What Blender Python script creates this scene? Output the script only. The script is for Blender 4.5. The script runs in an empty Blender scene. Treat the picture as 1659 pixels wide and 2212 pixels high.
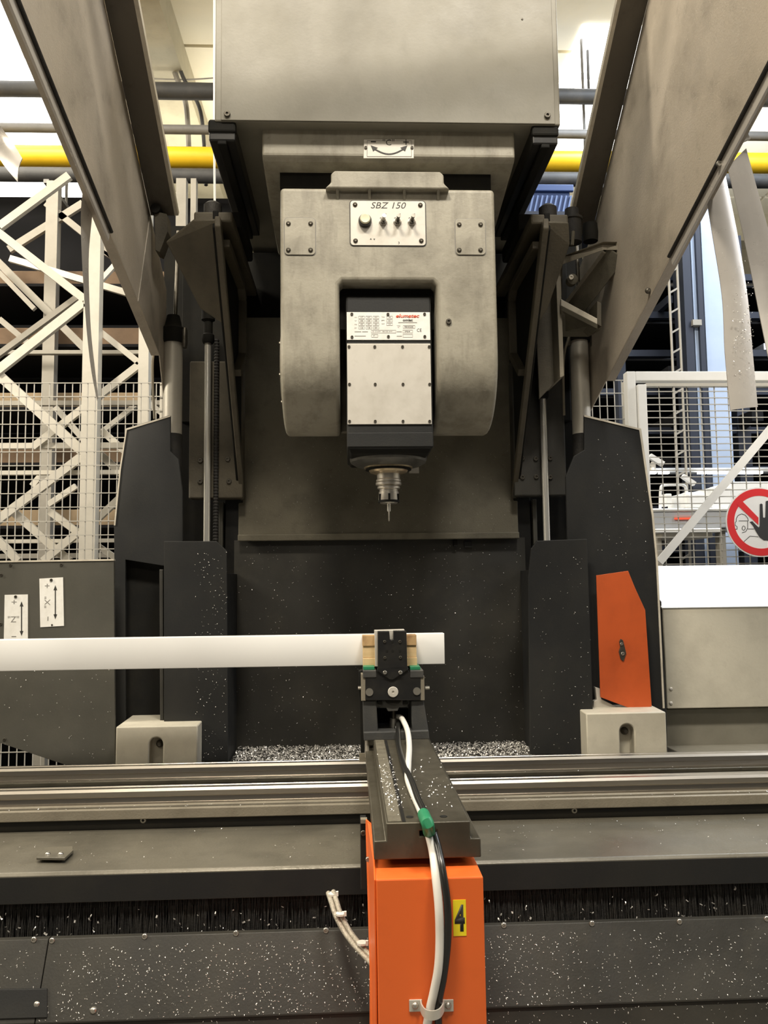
import bpy, bmesh, math, random
from mathutils import Vector, Matrix
random.seed(7)
R = math.radians
scn = bpy.context.scene
COL = scn.collection

# ------------------------------------------------------------------ camera
EYE = 1.45                                   # lens height above the floor (m)
FPX = 1750.0                                 # focal length for a 1659 x 2212 picture
YAW, PITCH, ROLL = R(2.45), R(5.0), R(0.70)
cam_loc = Vector((0, 0, EYE))
fwd = Vector((math.sin(YAW)*math.cos(PITCH), math.cos(YAW)*math.cos(PITCH), math.sin(PITCH)))
r0 = Vector((math.cos(YAW), -math.sin(YAW), 0))
u0 = r0.cross(fwd)
rgt = r0*math.cos(ROLL) - u0*math.sin(ROLL)
upv = u0*math.cos(ROLL) + r0*math.sin(ROLL)
cd = bpy.data.cameras.new('camera'); cam = bpy.data.objects.new('camera', cd); COL.objects.link(cam)
cam.matrix_world = Matrix(((rgt.x, upv.x, -fwd.x, 0), (rgt.y, upv.y, -fwd.y, 0), (rgt.z, upv.z, -fwd.z, EYE), (0, 0, 0, 1)))
cd.sensor_fit = 'VERTICAL'; cd.sensor_height = 36.0; cd.lens = 36.0*FPX/2212.0
cd.clip_start = .05; cd.clip_end = 100
scn.camera = cam

# ------------------------------------------------------------------ light
w = bpy.data.worlds.new('hall_air'); scn.world = w; w.use_nodes = True
w.node_tree.nodes['Background'].inputs[0].default_value = (1.0, .93, .82, 1)
w.node_tree.nodes['Background'].inputs[1].default_value = .045
scn.view_settings.view_transform = 'Standard'; scn.view_settings.look = 'None'
scn.view_settings.gamma = 1.0; scn.view_settings.use_curve_mapping = False
scn.view_settings.exposure = 0.0

def area(name, loc, aim, sx, sy, watt, col):
    d = bpy.data.lights.new(name, 'AREA'); d.shape = 'RECTANGLE'; d.size = sx; d.size_y = sy
    d.energy = watt; d.color = col
    o = bpy.data.objects.new(name, d); COL.objects.link(o); o.location = loc
    o.rotation_euler = (Vector(aim)-Vector(loc)).to_track_quat('-Z', 'Y').to_euler()
    return o
WARM = (1.0, .90, .74); COOL = (.80, .89, 1.0)
area('hall_lamp_row_near', (-.75, -.05, 5.3), (-.2, 2.0, 1.0), .9, .4, 170, WARM)
area('hall_lamp_row_near', (1.0, -.05, 5.3), (.5, 2.0, 1.0), .9, .4, 135, (1, .94, .84))
area('unseen_front_fill', (-1.2, -3.2, 4.6), (0, 2.0, .8), 3.5, .6, 42, WARM)  # unseen light giving frontal fill from behind the camera
area('added_side_fill_left', (-4.6, 1.6, 4.2), (-.6, 2.5, 1.3), .5, 1.6, 190, WARM)  # unseen light added to brighten the machine's left side
area('added_side_fill_right', (4.8, 2.2, 4.4), (1.2, 2.6, 1.3), .5, 1.6, 90, (.95, .96, 1))  # unseen counterpart added to brighten the right side
area('hall_lamp_row_rear', (-3.2, 4.2, 5.5), (-2.6, 4.4, 0), 1.2, 3.0, 190, WARM)
area('hall_lamp_row_rear', (3.0, 4.4, 5.5), (2.8, 4.6, 0), 1.2, 3.0, 220, COOL)
area('added_roof_uplight', (-1.5, 7.4, 4.9), (-1.5, 7.6, 6), 3.5, 1.0, 60, (1, .93, .78))  # unseen uplights added to make the roof sheets bright
area('added_roof_uplight', (3.2, 7.4, 4.9), (3.2, 7.6, 6), 3.5, 1.0, 70, (.95, .97, 1))

# ------------------------------------------------------------------ survey helpers
def P(px, py, Y):
    """point of the place seen at picture position (px, py) that stands Y metres in front of the lens"""
    d = fwd*FPX + rgt*(px-829.5) + upv*(1106-py)
    return cam_loc + d*(Y/d.y)
def PZ(px, py, Z):
    d = fwd*FPX + rgt*(px-829.5) + upv*(1106-py)
    return cam_loc + d*((Z-EYE)/d.z)
def PX(px, py, X):
    d = fwd*FPX + rgt*(px-829.5) + upv*(1106-py)
    return cam_loc + d*(X/d.x)
def RC(x0, y0, x1, y1, Y):
    """upright rectangle in the plane Y: X0, X1, Z0, Z1"""
    xm, ym = (x0+x1)/2, (y0+y1)/2
    return P(x0, ym, Y).x, P(x1, ym, Y).x, P(xm, y1, Y).z, P(xm, y0, Y).z

# ------------------------------------------------------------------ materials
MATS = {}
def mat(name, col, rough=.5, metal=0., grime=None, gscale=6., gamt=.5, bump=0., bscale=60., emit=None, estr=0., streak=None, speck=None, spec=.5, trans=0., rvar=0.):
    m = bpy.data.materials.new(name); m.use_nodes = True
    nt = m.node_tree; N = nt.nodes; L = nt.links
    b = N['Principled BSDF']
    b.inputs['Base Color'].default_value = (*col, 1); b.inputs['Roughness'].default_value = rough
    b.inputs['Metallic'].default_value = metal; b.inputs['Specular IOR Level'].default_value = spec
    if trans: b.inputs['Transmission Weight'].default_value = trans
    tc = N.new('ShaderNodeTexCoord')
    colsock = None
    def noise(scale, detail=6, rgh=.6, vec=None):
        n = N.new('ShaderNodeTexNoise'); n.inputs['Scale'].default_value = scale; n.inputs['Detail'].default_value = detail
        n.inputs['Roughness'].default_value = rgh
        L.new(vec if vec else tc.outputs['Object'], n.inputs['Vector']); return n.outputs['Fac']
    def ramp(fac, a, c):
        r = N.new('ShaderNodeMapRange'); r.inputs[1].default_value = a; r.inputs[2].default_value = c
        L.new(fac, r.inputs[0]); return r.outputs[0]
    def mixc(fac, a, c2, amt):
        mm = N.new('ShaderNodeMath'); mm.operation = 'MULTIPLY'; L.new(fac, mm.inputs[0]); mm.inputs[1].default_value = amt
        x = N.new('ShaderNodeMix'); x.data_type = 'RGBA'
        L.new(mm.outputs[0], x.inputs[0])
        if isinstance(a, tuple): x.inputs[6].default_value = (*a, 1)
        else: L.new(a, x.inputs[6])
        x.inputs[7].default_value = (*c2, 1)
        return x.outputs[2]
    cur = col
    if grime:
        cur = mixc(ramp(noise(gscale), .45, .72), cur, grime, gamt)
        cur = mixc(ramp(noise(gscale*4.3, 8, .7), .55, .75), cur, grime, gamt*.6)
    if streak:
        mp = N.new('ShaderNodeMapping'); L.new(tc.outputs['Object'], mp.inputs[0]); mp.inputs['Scale'].default_value = streak[0]
        cur = mixc(ramp(noise(1.0, 5, .6, mp.outputs[0]), .5, .75), cur, streak[1], streak[2])
    if speck:
        cur = mixc(ramp(noise(speck[0], 3, .8), speck[3], speck[3]+.06), cur, speck[1], speck[2])
    if not isinstance(cur, tuple): L.new(cur, b.inputs['Base Color'])
    if rvar:
        x = N.new('ShaderNodeMapRange'); x.inputs[1].default_value = .3; x.inputs[2].default_value = .7
        x.inputs[3].default_value = max(.03, rough-rvar); x.inputs[4].default_value = min(1, rough+rvar)
        L.new(noise(gscale*1.7), x.inputs[0]); L.new(x.outputs[0], b.inputs['Roughness'])
    if bump:
        bp = N.new('ShaderNodeBump'); bp.inputs['Strength'].default_value = bump; bp.inputs['Distance'].default_value = .004
        L.new(noise(bscale, 4), bp.inputs['Height']); L.new(bp.outputs[0], b.inputs['Normal'])
    if emit:
        b.inputs['Emission Color'].default_value = (*emit, 1); b.inputs['Emission Strength'].default_value = estr
    MATS[name] = m
    return m
BEIGE = (.335, .312, .25)
M = {}
M['beige'] = mat('grimy_beige_paint', BEIGE, .5, 0, (.10, .088, .062), 6, .62, .16, 90, streak=((22, 22, 5), (.12, .105, .078), .6), rvar=.1)
M['beige_clean'] = mat('beige_cover_paint', (.215, .202, .162), .55, 0, (.13, .12, .092), 3.5, .6, .08, 120, rvar=.08)
M['beige_light'] = mat('pale_beige_casting_paint', (.54, .505, .41), .5, 0, (.3, .275, .22), 6, .4, .1, 100, rvar=.08)
M['beige_dirty'] = mat('dirty_beige_paint', (.135, .122, .088), .7, 0, (.045, .04, .028), 4, .75, .3, 160, speck=(220, (.6, .57, .5), .5, .69))
M['hood'] = mat('dusty_hood_paint', (.46, .405, .33), .5, 0, (.15, .13, .10), 3.2, .62, .22, 220, speck=(210, (.8, .77, .7), .6, .645), rvar=.12)
M['hood_dark'] = mat('sooty_hood_flange', (.115, .10, .08), .7, 0, (.05, .045, .035), 6, .7, .2, 90)
M['edge'] = mat('bare_sheet_edge', (.62, .57, .47), .5, .1, (.3, .27, .22), 20, .5)
M['char'] = mat('charcoal_paint', (.016, .0165, .0165), .58, 0, (.036, .034, .027), 3, .4, .08, 200, rvar=.1, spec=.3)
M['char_dusty'] = mat('dusty_charcoal_paint', (.030, .029, .025), .5, 0, (.062, .057, .044), 3.5, .6, .1, 200, rvar=.12)
M['char_grey'] = mat('grey_charcoal_panel', (.075, .072, .06), .42, 0, (.11, .103, .083), 4, .45, .05, 150, rvar=.1)
M['black'] = mat('part_and_shade_black', (.009, .009, .008), .8, 0, (.02, .018, .013), 8, .6, .1, 120, spec=.2)  # for black parts, and for shade painted into beams and recesses
M['blackgloss'] = mat('black_anodised', (.014, .014, .014), .32, .1, (.04, .037, .03), 12, .5)
M['rubber'] = mat('black_rubber', (.018, .017, .016), .7, 0, (.05, .045, .035), 20, .5, .4, 150)
M['brown'] = mat('oily_cast_paint', (.09, .077, .052), .65, 0, (.04, .034, .024), 6, .7, .3, 150, speck=(240, (.4, .38, .32), .5, .71))
M['steel'] = mat('polished_rail_steel', (.62, .58, .52), .3, 1, streak=((.5, 90, 90), (.42, .38, .32), .5))
M['chrome'] = mat('chromed_rod', (.88, .86, .80), .22, .65)
M['toolsteel'] = mat('tool_steel', (.66, .62, .55), .28, .7, (.3, .26, .2), 40, .4)
M['noseflange'] = mat('worn_flange_steel', (.17, .165, .15), .4, .6, (.08, .075, .065), 30, .6)
M['brass'] = mat('worn_bronze_ring', (.55, .45, .3), .35, .7, (.2, .16, .1), 50, .5)
M['slide'] = mat('oiled_slide_steel', (.10, .09, .066), .42, .5, (.05, .044, .031), 7, .7, .12, 70, rvar=.12)
M['slide_strip'] = mat('dusty_slide_strip', (.15, .135, .098), .6, .2, (.07, .06, .042), 30, .8, .3, 200)
M['dust_metal'] = mat('dusty_bed_sheet', (.155, .142, .11), .33, .25, (.06, .056, .045), 3, .65, .1, 150, streak=((.8, 12, 12), (.1, .093, .075), .5), rvar=.12)
M['dust_pale'] = mat('pale_dusty_ledge', (.235, .21, .16), .55, .1, (.14, .122, .09), 8, .6, .2, 200)
M['orange'] = mat('orange_paint', (.80, .145, .025), .42, 0, (.42, .07, .015), 3, .25, .04, 60, speck=(70, (.25, .06, .02), .7, .73), rvar=.06)
M['orange_d'] = mat('dull_orange_paint', (.56, .095, .018), .5, 0, (.3, .05, .01), 5, .4)
M['white'] = mat('white_profile_coat', (.78, .78, .76), .38, 0)
M['plate'] = mat('aluminium_plate', (.62, .59, .53), .42, .25, (.42, .39, .33), 9, .5, .04, 80)
M['platewhite'] = mat('white_enamel_plate', (.82, .81, .77), .45, 0, (.6, .57, .5), 25, .4)
M['bolt'] = mat('dull_bolt_steel', (.13, .12, .10), .42, .8, (.06, .05, .04), 60, .6)
M['boltbright'] = mat('zinc_bolt_steel', (.5, .48, .43), .35, .9)
M['ink'] = mat('dark_ink', (.035, .033, .03), .6)
M['greyink'] = mat('grey_ink', (.22, .21, .19), .6)
M['redink'] = mat('red_orange_ink', (.75, .10, .04), .5)
M['yellow'] = mat('yellow_sticker', (.92, .74, .02), .45)
M['yellowpipe'] = mat('yellow_pipe_paint', (.80, .50, .015), .4, 0, (.6, .36, .01), 4, .4)
M['pipe_dark'] = mat('dark_lagging', (.045, .045, .045), .6, 0, (.09, .085, .075), 6, .6, .4, 30)
M['pipe_grey'] = mat('grey_pipe', (.18, .175, .165), .5, 0, (.1, .1, .09), 6, .5)
M['cablewhite'] = mat('white_cable_sheath', (.72, .70, .64), .45)
M['cableblack'] = mat('black_cable_sheath', (.015, .015, .014), .28)
M['braid'] = mat('braided_steel_sleeve', (.48, .44, .36), .5, .5, (.2, .18, .14), 200, .8, .5, 400)
M['green'] = mat('green_tape', (.02, .20, .09), .45)
M['wood'] = mat('sawn_pine', (.62, .45, .24), .65, 0, (.42, .27, .12), 12, .4, .1, 90, streak=((3, 3, 60), (.42, .28, .13), .5))
M['wood_d'] = mat('knotty_pine', (.46, .30, .14), .65, 0, (.2, .1, .04), 26, .7, .1, 90)
M['alu'] = mat('aluminium_chips', (.68, .66, .62), .35, .5)
M['clamp'] = mat('grey_clamp_casting', (.05, .051, .05), .5, .1, (.09, .083, .07), 12, .5, .15, 150)
M['galv'] = mat('galvanised_steel', (.60, .57, .50), .45, .35, (.42, .4, .34), 8, .4)
M['galv_d'] = mat('dull_galvanised_steel', (.30, .28, .24), .5, .3, (.2, .19, .16), 8, .4)
M['fencewhite'] = mat('white_fence_paint', (.80, .80, .78), .45, 0, (.65, .64, .6), 10, .3)
M['wire'] = mat('zinc_wire', (.55, .53, .48), .45, .4)
M['board'] = mat('brown_board', (.16, .10, .055), .7, 0, (.09, .055, .03), 5, .6)
M['board_l'] = mat('pale_board', (.30, .22, .13), .7, 0, (.2, .14, .08), 5, .6)
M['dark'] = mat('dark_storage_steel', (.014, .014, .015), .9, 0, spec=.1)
M['bluecol'] = mat('pale_blue_column', (.36, .44, .58), .4, 0, (.28, .36, .5), 5, .4)
M['bluedark'] = mat('dark_blue_steel', (.014, .019, .034), .5, .2)
M['blue'] = mat('blue_plastic', (.03, .06, .17), .5)
M['blue_l'] = mat('light_blue_plastic', (.09, .14, .28), .5)
M['profile'] = mat('mill_finish_profile', (.5, .53, .58), .35, .7)
M['ceil'] = mat('cream_roof_sheet', (.78, .72, .56), .6, 0, (.6, .54, .4), 1.2, .4)
M['beam'] = mat('olive_roof_beam', (.42, .38, .27), .6, 0, (.25, .22, .15), 3, .5)
M['wallp'] = mat('pale_hall_wall', (.74, .71, .62), .7, 0, (.6, .57, .5), .8, .4)
M['floor'] = mat('concrete_floor', (.17, .16, .145), .6, 0, (.1, .095, .085), 1.5, .6, .1, 30)
M['lamp'] = mat('lamp_diffuser', (.9, .9, .9), .4, 0, emit=(1, .95, .84), estr=9)
M['skylight'] = mat('skylight_sheet', (.9, .9, .9), .4, 0, emit=(1, .98, .94), estr=5)
M['strip'] = mat('scuffed_curtain_strip', (.52, .49, .45), .3, .2, (.66, .63, .58), 3, .5, .1, 20, speck=(150, (.9, .88, .84), .7, .68), rvar=.1)
M['grey_m'] = mat('grey_cabinet', (.34, .35, .36), .45)
M['signred'] = mat('sign_red', (.72, .035, .04), .45)
M['signwhite'] = mat('sign_white', (.86, .86, .85), .45)
M['signblack'] = mat('sign_black', (.04, .04, .042), .5)
M['button'] = mat('ivory_button', (.72, .68, .5), .35)
M['red_led'] = mat('red_display', (.4, .05, .03), .4, emit=(1, .12, .05), estr=.6)

# ------------------------------------------------------------------ mesh helpers
WL = {}
class MB:
    def __init__(s): s.v = []; s.f = []
    def add(s, vs, fs):
        n = len(s.v); s.v += [Vector(v) for v in vs]; s.f += [tuple(i+n for i in f) for f in fs]; return s
    def box(s, x0, x1, y0, y1, z0, z1):
        return s.add([(x0,y0,z0),(x1,y0,z0),(x1,y1,z0),(x0,y1,z0),(x0,y0,z1),(x1,y0,z1),(x1,y1,z1),(x0,y1,z1)],
                     [(3,2,1,0),(4,5,6,7),(0,1,5,4),(1,2,6,5),(2,3,7,6),(3,0,4,7)])
    def pbox(s, x0, y0, x1, y1, Y, d):
        a, b, c, e = RC(x0, y0, x1, y1, Y); return s.box(a, b, Y, Y+d, c, e)
    def prism(s, pts, off):
        """closed outline pts (3-D) pushed along off"""
        n = len(pts); off = Vector(off)
        vs = [Vector(p) for p in pts]+[Vector(p)+off for p in pts]
        fs = [tuple(range(n)), tuple(reversed(range(n, 2*n)))]
        fs += [((i+1) % n, i, n+i, n+(i+1) % n) for i in range(n)]
        return s.add(vs, fs)
    def pprism(s, pix, Y, d): return s.prism([P(a, b, Y) for a, b in pix], (0, d, 0))
    def prism_yz(s, yz, x0, x1): return s.prism([(x0, y, z) for y, z in yz], (x1-x0, 0, 0))
    def prism_xy(s, xy, z0, z1): return s.prism([(x, y, z0) for x, y in xy], (0, 0, z1-z0))
    def bar(s, p, q, wd, dp, side=Vector((0, 1, 0))):
        p = Vector(p); q = Vector(q); t = (q-p).normalized()
        a = t.cross(side)
        if a.length < 1e-4: a = t.cross(Vector((1, 0, 0)))
        a.normalize(); b = t.cross(a).normalized()
        a *= wd/2; b *= dp/2
        vs = [p-a-b, p+a-b, p+a+b, p-a+b, q-a-b, q+a-b, q+a+b, q-a+b]
        return s.add(vs, [(3,2,1,0),(4,5,6,7),(0,1,5,4),(1,2,6,5),(2,3,7,6),(3,0,4,7)])
    def tube(s, path, r, n=10, cap=True):
        path = [Vector(p) for p in path]; m = len(path)
        rs = r if isinstance(r, (list, tuple)) else [r]*m
        t0 = (path[1]-path[0]).normalized()
        a = t0.orthogonal().normalized(); rings = []
        for i, p in enumerate(path):
            t = (path[min(i+1, m-1)]-path[max(i-1, 0)]).normalized()
            a = (a-t*a.dot(t)).normalized(); b = t.cross(a)
            rings.append([p+(a*math.cos(2*math.pi*k/n)+b*math.sin(2*math.pi*k/n))*rs[i] for k in range(n)])
        base = [v for ring in rings for v in ring]; fs = []
        for i in range(m-1):
            for k in range(n):
                fs.append((i*n+k, i*n+(k+1) % n, (i+1)*n+(k+1) % n, (i+1)*n+k))
        if cap: fs.append(tuple(reversed(range(n)))); fs.append(tuple(range((m-1)*n, m*n)))
        return s.add(base, fs)
    def lathe(s, prof, c, axis='z', n=32):
        """prof: (radius, height) from low to high along axis, centred on c"""
        c = Vector(c); vs = []; m = len(prof)
        for r, h in prof:
            for k in range(n):
                a = 2*math.pi*k/n; x, y = r*math.cos(a), r*math.sin(a)
                vs.append(c+(Vector((x, y, h)) if axis == 'z' else Vector((x, -h, y)) if axis == 'y' else Vector((h, x, y))))
        fs = []
        for i in range(m-1):
            for k in range(n): fs.append((i*n+k, i*n+(k+1) % n, (i+1)*n+(k+1) % n, (i+1)*n+k))
        fs.append(tuple(reversed(range(n)))); fs.append(tuple(range((m-1)*n, m*n)))
        return s.add(vs, fs)
    def build(s, name, m, parent=None, bevel=0., smooth=False, seg=2, origin=None):
        vs = s.v
        lo = Vector([min(v[i] for v in vs) for i in range(3)]); hi = Vector([max(v[i] for v in vs) for i in range(3)])
        c = Vector(origin) if origin else (lo+hi)/2
        me = bpy.data.meshes.new(name)
        me.from_pydata([v-c for v in vs], [], s.f); me.update()
        bm = bmesh.new(); bm.from_mesh(me); bmesh.ops.recalc_face_normals(bm, faces=bm.faces); bm.to_mesh(me); bm.free()
        return link(name, me, M[m] if isinstance(m, str) else m, c, parent, bevel, smooth, seg)
def link(name, me, m, c, parent=None, bevel=0., smooth=False, seg=2):
    o = bpy.data.objects.new(name, me); COL.objects.link(o)
    if m is not None and not me.materials: me.materials.append(m)
    c = Vector(c); WL[o.name] = c
    if parent: o.parent = parent; o.location = c-WL[parent.name]
    else: o.location = c
    if smooth:
        for p in me.polygons: p.use_smooth = True
        try: me.set_sharp_from_angle(angle=R(38))
        except Exception: pass
    if bevel:
        b = o.modifiers.new('bevel', 'BEVEL'); b.width = bevel; b.segments = seg; b.limit_method = 'ANGLE'; b.angle_limit = R(35)
    return o
def tag(o, label, cat, group=None, kind=None):
    if label: o['label'] = label
    if cat: o['category'] = cat
    if group: o['group'] = group
    if kind: o['kind'] = kind
    return o
def thing(name, loc, label, cat, group=None):
    o = bpy.data.objects.new(name, None); COL.objects.link(o); o.empty_display_size = .05
    o.location = loc; WL[o.name] = Vector(loc); return tag(o, label, cat, group)
def struct(o): o['kind'] = 'structure'; return o
def carve(o, cutter):
    """subtract the cutter MB from mesh object o and bake it"""
    me = bpy.data.meshes.new('cut'); me.from_pydata(cutter.v, [], cutter.f)
    bm = bmesh.new(); bm.from_mesh(me); bmesh.ops.recalc_face_normals(bm, faces=bm.faces); bm.to_mesh(me); bm.free()
    c = bpy.data.objects.new('cut', me); COL.objects.link(c)
    bpy.context.view_layer.update()
    md = o.modifiers.new('carve', 'BOOLEAN'); md.operation = 'DIFFERENCE'; md.solver = 'EXACT'; md.object = c
    dg = bpy.context.evaluated_depsgraph_get(); ev = o.evaluated_get(dg)
    nm = bpy.data.meshes.new_from_object(ev)
    o.modifiers.clear(); o.data = nm
    bpy.data.objects.remove(c)
    return o
def add_bevel(o, wd, seg=3, ang=35):
    b = o.modifiers.new('bevel', 'BEVEL'); b.width = wd; b.segments = seg; b.limit_method = 'ANGLE'; b.angle_limit = R(ang)
    for p in o.data.polygons: p.use_smooth = True
    o.data.set_sharp_from_angle(angle=R(38))
BOLTS = {}
def bolt(parent, p, r, m='bolt', axis='y', h=None, name='bolt', dome=False):
    """socket head screw at world point p, head towards the camera (axis y) or upwards (axis z)"""
    key = (round(r, 5), m, axis, dome)
    if key not in BOLTS:
        h = h or r*.7; b = MB()
        prof = [(r*.98, -.002), (r, h*.75), (r*.86, h), (r*.46, h), (r*.42, h*.45)] if not dome else [(r, -.002), (r, h*.2), (r*.8, h*.7), (r*.45, h*.97), (r*.15, h*.9)]
        b.lathe(prof, (0, 0, 0), axis, 10)
        me = bpy.data.meshes.new(name); me.from_pydata(b.v, [], b.f)
        bm = bmesh.new(); bm.from_mesh(me); bmesh.ops.recalc_face_normals(bm, faces=bm.faces); bm.to_mesh(me); bm.free()
        for q in me.polygons: q.use_smooth = True
        me.set_sharp_from_angle(angle=R(38)); me.materials.append(M[m]); BOLTS[key] = me
    o = bpy.data.objects.new(name, BOLTS[key]); COL.objects.link(o); WL[o.name] = Vector(p)
    o.parent = parent; o.location = Vector(p)-WL[parent.name]
    return o
def text(s, x0, y0, x1, y1, Y, m, parent, name='lettering', shear=0., rot=0., thick=.0004, bold=0.):
    """flat lettering filling a rectangle of the plane Y, facing the camera side"""
    a, b, c, e = RC(x0, y0, x1, y1, Y)
    cu = bpy.data.curves.new(name, 'FONT'); cu.body = s; cu.size = 1; cu.extrude = 0; cu.shear = shear; cu.offset = bold; cu.resolution_u = 3
    to = bpy.data.objects.new(name, cu); COL.objects.link(to); bpy.context.view_layer.update()
    me = bpy.data.meshes.new_from_object(to.evaluated_get(bpy.context.evaluated_depsgraph_get()))
    bpy.data.objects.remove(to)
    pts = [Vector((v.co.x*math.cos(rot)-v.co.y*math.sin(rot), v.co.x*math.sin(rot)+v.co.y*math.cos(rot), 0)) for v in me.vertices]
    lo = [min(p[i] for p in pts) for i in (0, 1)]; hi = [max(p[i] for p in pts) for i in (0, 1)]
    ctr = Vector(((a+b)/2, Y, (c+e)/2))
    for v, p in zip(me.vertices, pts):
        u = (p.x-lo[0])/max(1e-6, hi[0]-lo[0])-.5; t = (p.y-lo[1])/max(1e-6, hi[1]-lo[1])-.5
        v.co = Vector((u*(b-a), 0, t*(e-c)))
    bm = bmesh.new(); bm.from_mesh(me)
    ret = bmesh.ops.extrude_face_region(bm, geom=bm.faces[:])
    for v in [g for g in ret['geom'] if isinstance(g, bmesh.types.BMVert)]: v.co.y -= thick
    bmesh.ops.recalc_face_normals(bm, faces=bm.faces); bm.to_mesh(me); bm.free()
    me.materials.clear()
    return link(name, me, M[m], ctr, parent)
def rrect(x0, x1, z0, z1, r, n=5):
    pts = []
    for cx, cz, a0 in ((x1-r, z1-r, 0), (x0+r, z1-r, 90), (x0+r, z0+r, 180), (x1-r, z0+r, 270)):
        for k in range(n+1):
            a = R(a0+90*k/n); pts.append((cx+r*math.cos(a), cz+r*math.sin(a)))
    return pts
def smoothpath(pts, k=6):
    pts = [Vector(p) for p in pts]; out = []
    for i in range(len(pts)-1):
        p0 = pts[max(i-1, 0)]; p1 = pts[i]; p2 = pts[i+1]; p3 = pts[min(i+2, len(pts)-1)]
        for j in range(k):
            t = j/k
            out.append(.5*((2*p1)+(p2-p0)*t+(2*p0-5*p1+4*p2-p3)*t*t+(3*p1-p0-3*p2+p3)*t**3))
    out.append(pts[-1]); return out
def flakes(name, label, count, place, size=(.0015, .005), m='alu', cat='metal chips', parent=None):
    """curled metal chips; place() -> (point, normal)"""
    vs = []; fs = []
    for _ in range(count):
        p, n = place(); n = Vector(n).normalized()
        a = n.orthogonal().normalized(); b = n.cross(a); t = random.uniform(0, 6.283)
        u = a*math.cos(t)+b*math.sin(t); v = n.cross(u)
        l = random.uniform(*size); wd = l*random.uniform(.18, .5); lift = n*random.uniform(.0003, l*.45)
        p = Vector(p)+n*.0006; i = len(vs)
        vs += [p-u*l/2-v*wd/2, p-u*l/2+v*wd/2, p+lift+v*wd/2, p+lift-v*wd/2, p+u*l/2-v*wd/2+n*random.uniform(0, l*.3), p+u*l/2+v*wd/2]
        fs += [(i, i+1, i+2, i+3), (i+3, i+2, i+5, i+4)]
    c = sum(vs, Vector())/len(vs)
    me = bpy.data.meshes.new(name); me.from_pydata([v-c for v in vs], [], fs)
    o = link(name, me, M[m], c, parent); o['kind'] = 'stuff'
    if parent is None: tag(o, label, cat)
    return o

# ================================================================== THE HALL
E = EYE
CEIL = 6.0
struct(MB().box(-9, 9, -4, 12, -.1, 0).build('floor', 'floor'))
struct(MB().box(-9, 9, 12, 12.2, 0, CEIL).build('wall_back', 'wallp'))
struct(MB().box(-9.2, -9, -4, 12, 0, CEIL).build('wall_left', 'wallp'))
struct(MB().box(9, 9.2, -4, 12, 0, CEIL).build('wall_right', 'wallp'))
ceiling = struct(MB().box(-9, 9, -4, 12, CEIL+.06, CEIL+.2).build('ceiling', 'ceil'))
# roof sheets with joints between them
for i in range(9):
    for j in range(6):
        x = -8+2*i; y = 4.6+1.3*j
        if y > 11.9: continue
        o = MB().box(x-.98, x+.98, y-.63, y+.63, CEIL, CEIL+.06).build('roof_sheet', 'ceil', ceiling)
for n_, (px, wd) in enumerate(((432, .36), (1345, .26))):
    x = P(px, 80, 8.2).x
    struct(MB().box(x-wd/2, x+wd/2, 5.2, 12, CEIL-.28, CEIL).build('trim_%d' % (n_+1), 'beam'))
struct(MB().box(-9, 9, 9.6, 9.85, CEIL-.34, CEIL).build('trim_3', 'beam'))
# daylight sheets in the roof
for n_, (x0, x1, y0, y1) in enumerate(((-5.2, -2.55, 5.4, 11.4), (1.95, 3.1, 6.2, 8.6))):
    struct(MB().box(x0, x1, y0, y1, CEIL-.02, CEIL-.004).build('window_%d' % (n_+1), 'skylight'))

def pipe(name, py, Y, r, m, label, x0=-8.8, x1=8.8, wob=0.):
    z = P(830, py, Y).z; n = 40
    path = [(x0+(x1-x0)*i/n, Y, z) for i in range(n+1)]
    rs = [r*(1+wob*random.uniform(-1, 1)) for _ in path]
    o = MB().tube(path, rs, 18).build(name, m, smooth=True)
    return tag(o, label, 'pipe')
pipe('lagged_pipe', 203, 6.2, .062, 'pipe_dark', 'thick dark lagged pipe highest below the pale roof', wob=.06)
pipe('grey_pipe', 285, 6.25, .036, 'pipe_grey', 'slim grey pipe between the lagged pipe and the yellow pipe')
pipe('yellow_pipe', 345, 6.1, .080, 'yellowpipe', 'bright yellow gas pipe running along behind the machine')
pipe('black_pipe', 384, 6.0, .055, 'pipe_dark', 'dark pipe directly under the yellow pipe', wob=.02)
# pipe hangers up to the roof
for x, lab in ((-2.25, 'thin rod hanger carrying the pipes left of the left hood arm'), (1.98, 'thin rod hanger carrying the pipes near the blue crate')):
    t = thing('pipe_hanger', (x, 6.2, P(830, 384, 6).z-.08), lab, 'hanger', 'rod hangers of the pipes')
    z0 = P(830, 384, 6).z-.07
    MB().tube([(x, 6.36, z0), (x, 6.36, CEIL)], .012, 8).build('rod', 'pipe_grey', t)
    MB().box(x-.02, x+.02, 5.93, 6.38, z0-.03, z0).build('crossbar', 'pipe_grey', t)
# conduits climbing in front of the roof beside the ram
def conduit(pts, r, m, label):
    return tag(MB().tube(smoothpath([P(*p) for p in pts]), r, 8).build('conduit', m, smooth=True), label, 'conduit')
conduit([(333, -20, 6.5), (350, 60, 6.5), (372, 140, 6.5), (390, 190, 6.5), (403, 235, 6.5), (408, 330, 6.5)], .022, 'galv_d', 'grey conduit tube slanting down past the lagged pipe')
conduit([(350, -20, 6.48), (372, 90, 6.48), (395, 165, 6.48), (430, 230, 6.48), (440, 300, 6.48), (445, 400, 6.4)], .016, 'pipe_dark', 'black cable bundle slanting down beside the grey conduit')
conduit([(1262, -20, 6.5), (1268, 80, 6.5), (1272, 200, 6.5)], .012, 'pipe_dark', 'thin dark rod hanging from the roof right of the ram')
conduit([(330, 170, 6.5), (400, 172, 6.5), (470, 168, 6.5)], .006, 'galv_d', 'thin wire stretched above the lagged pipe')
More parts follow.
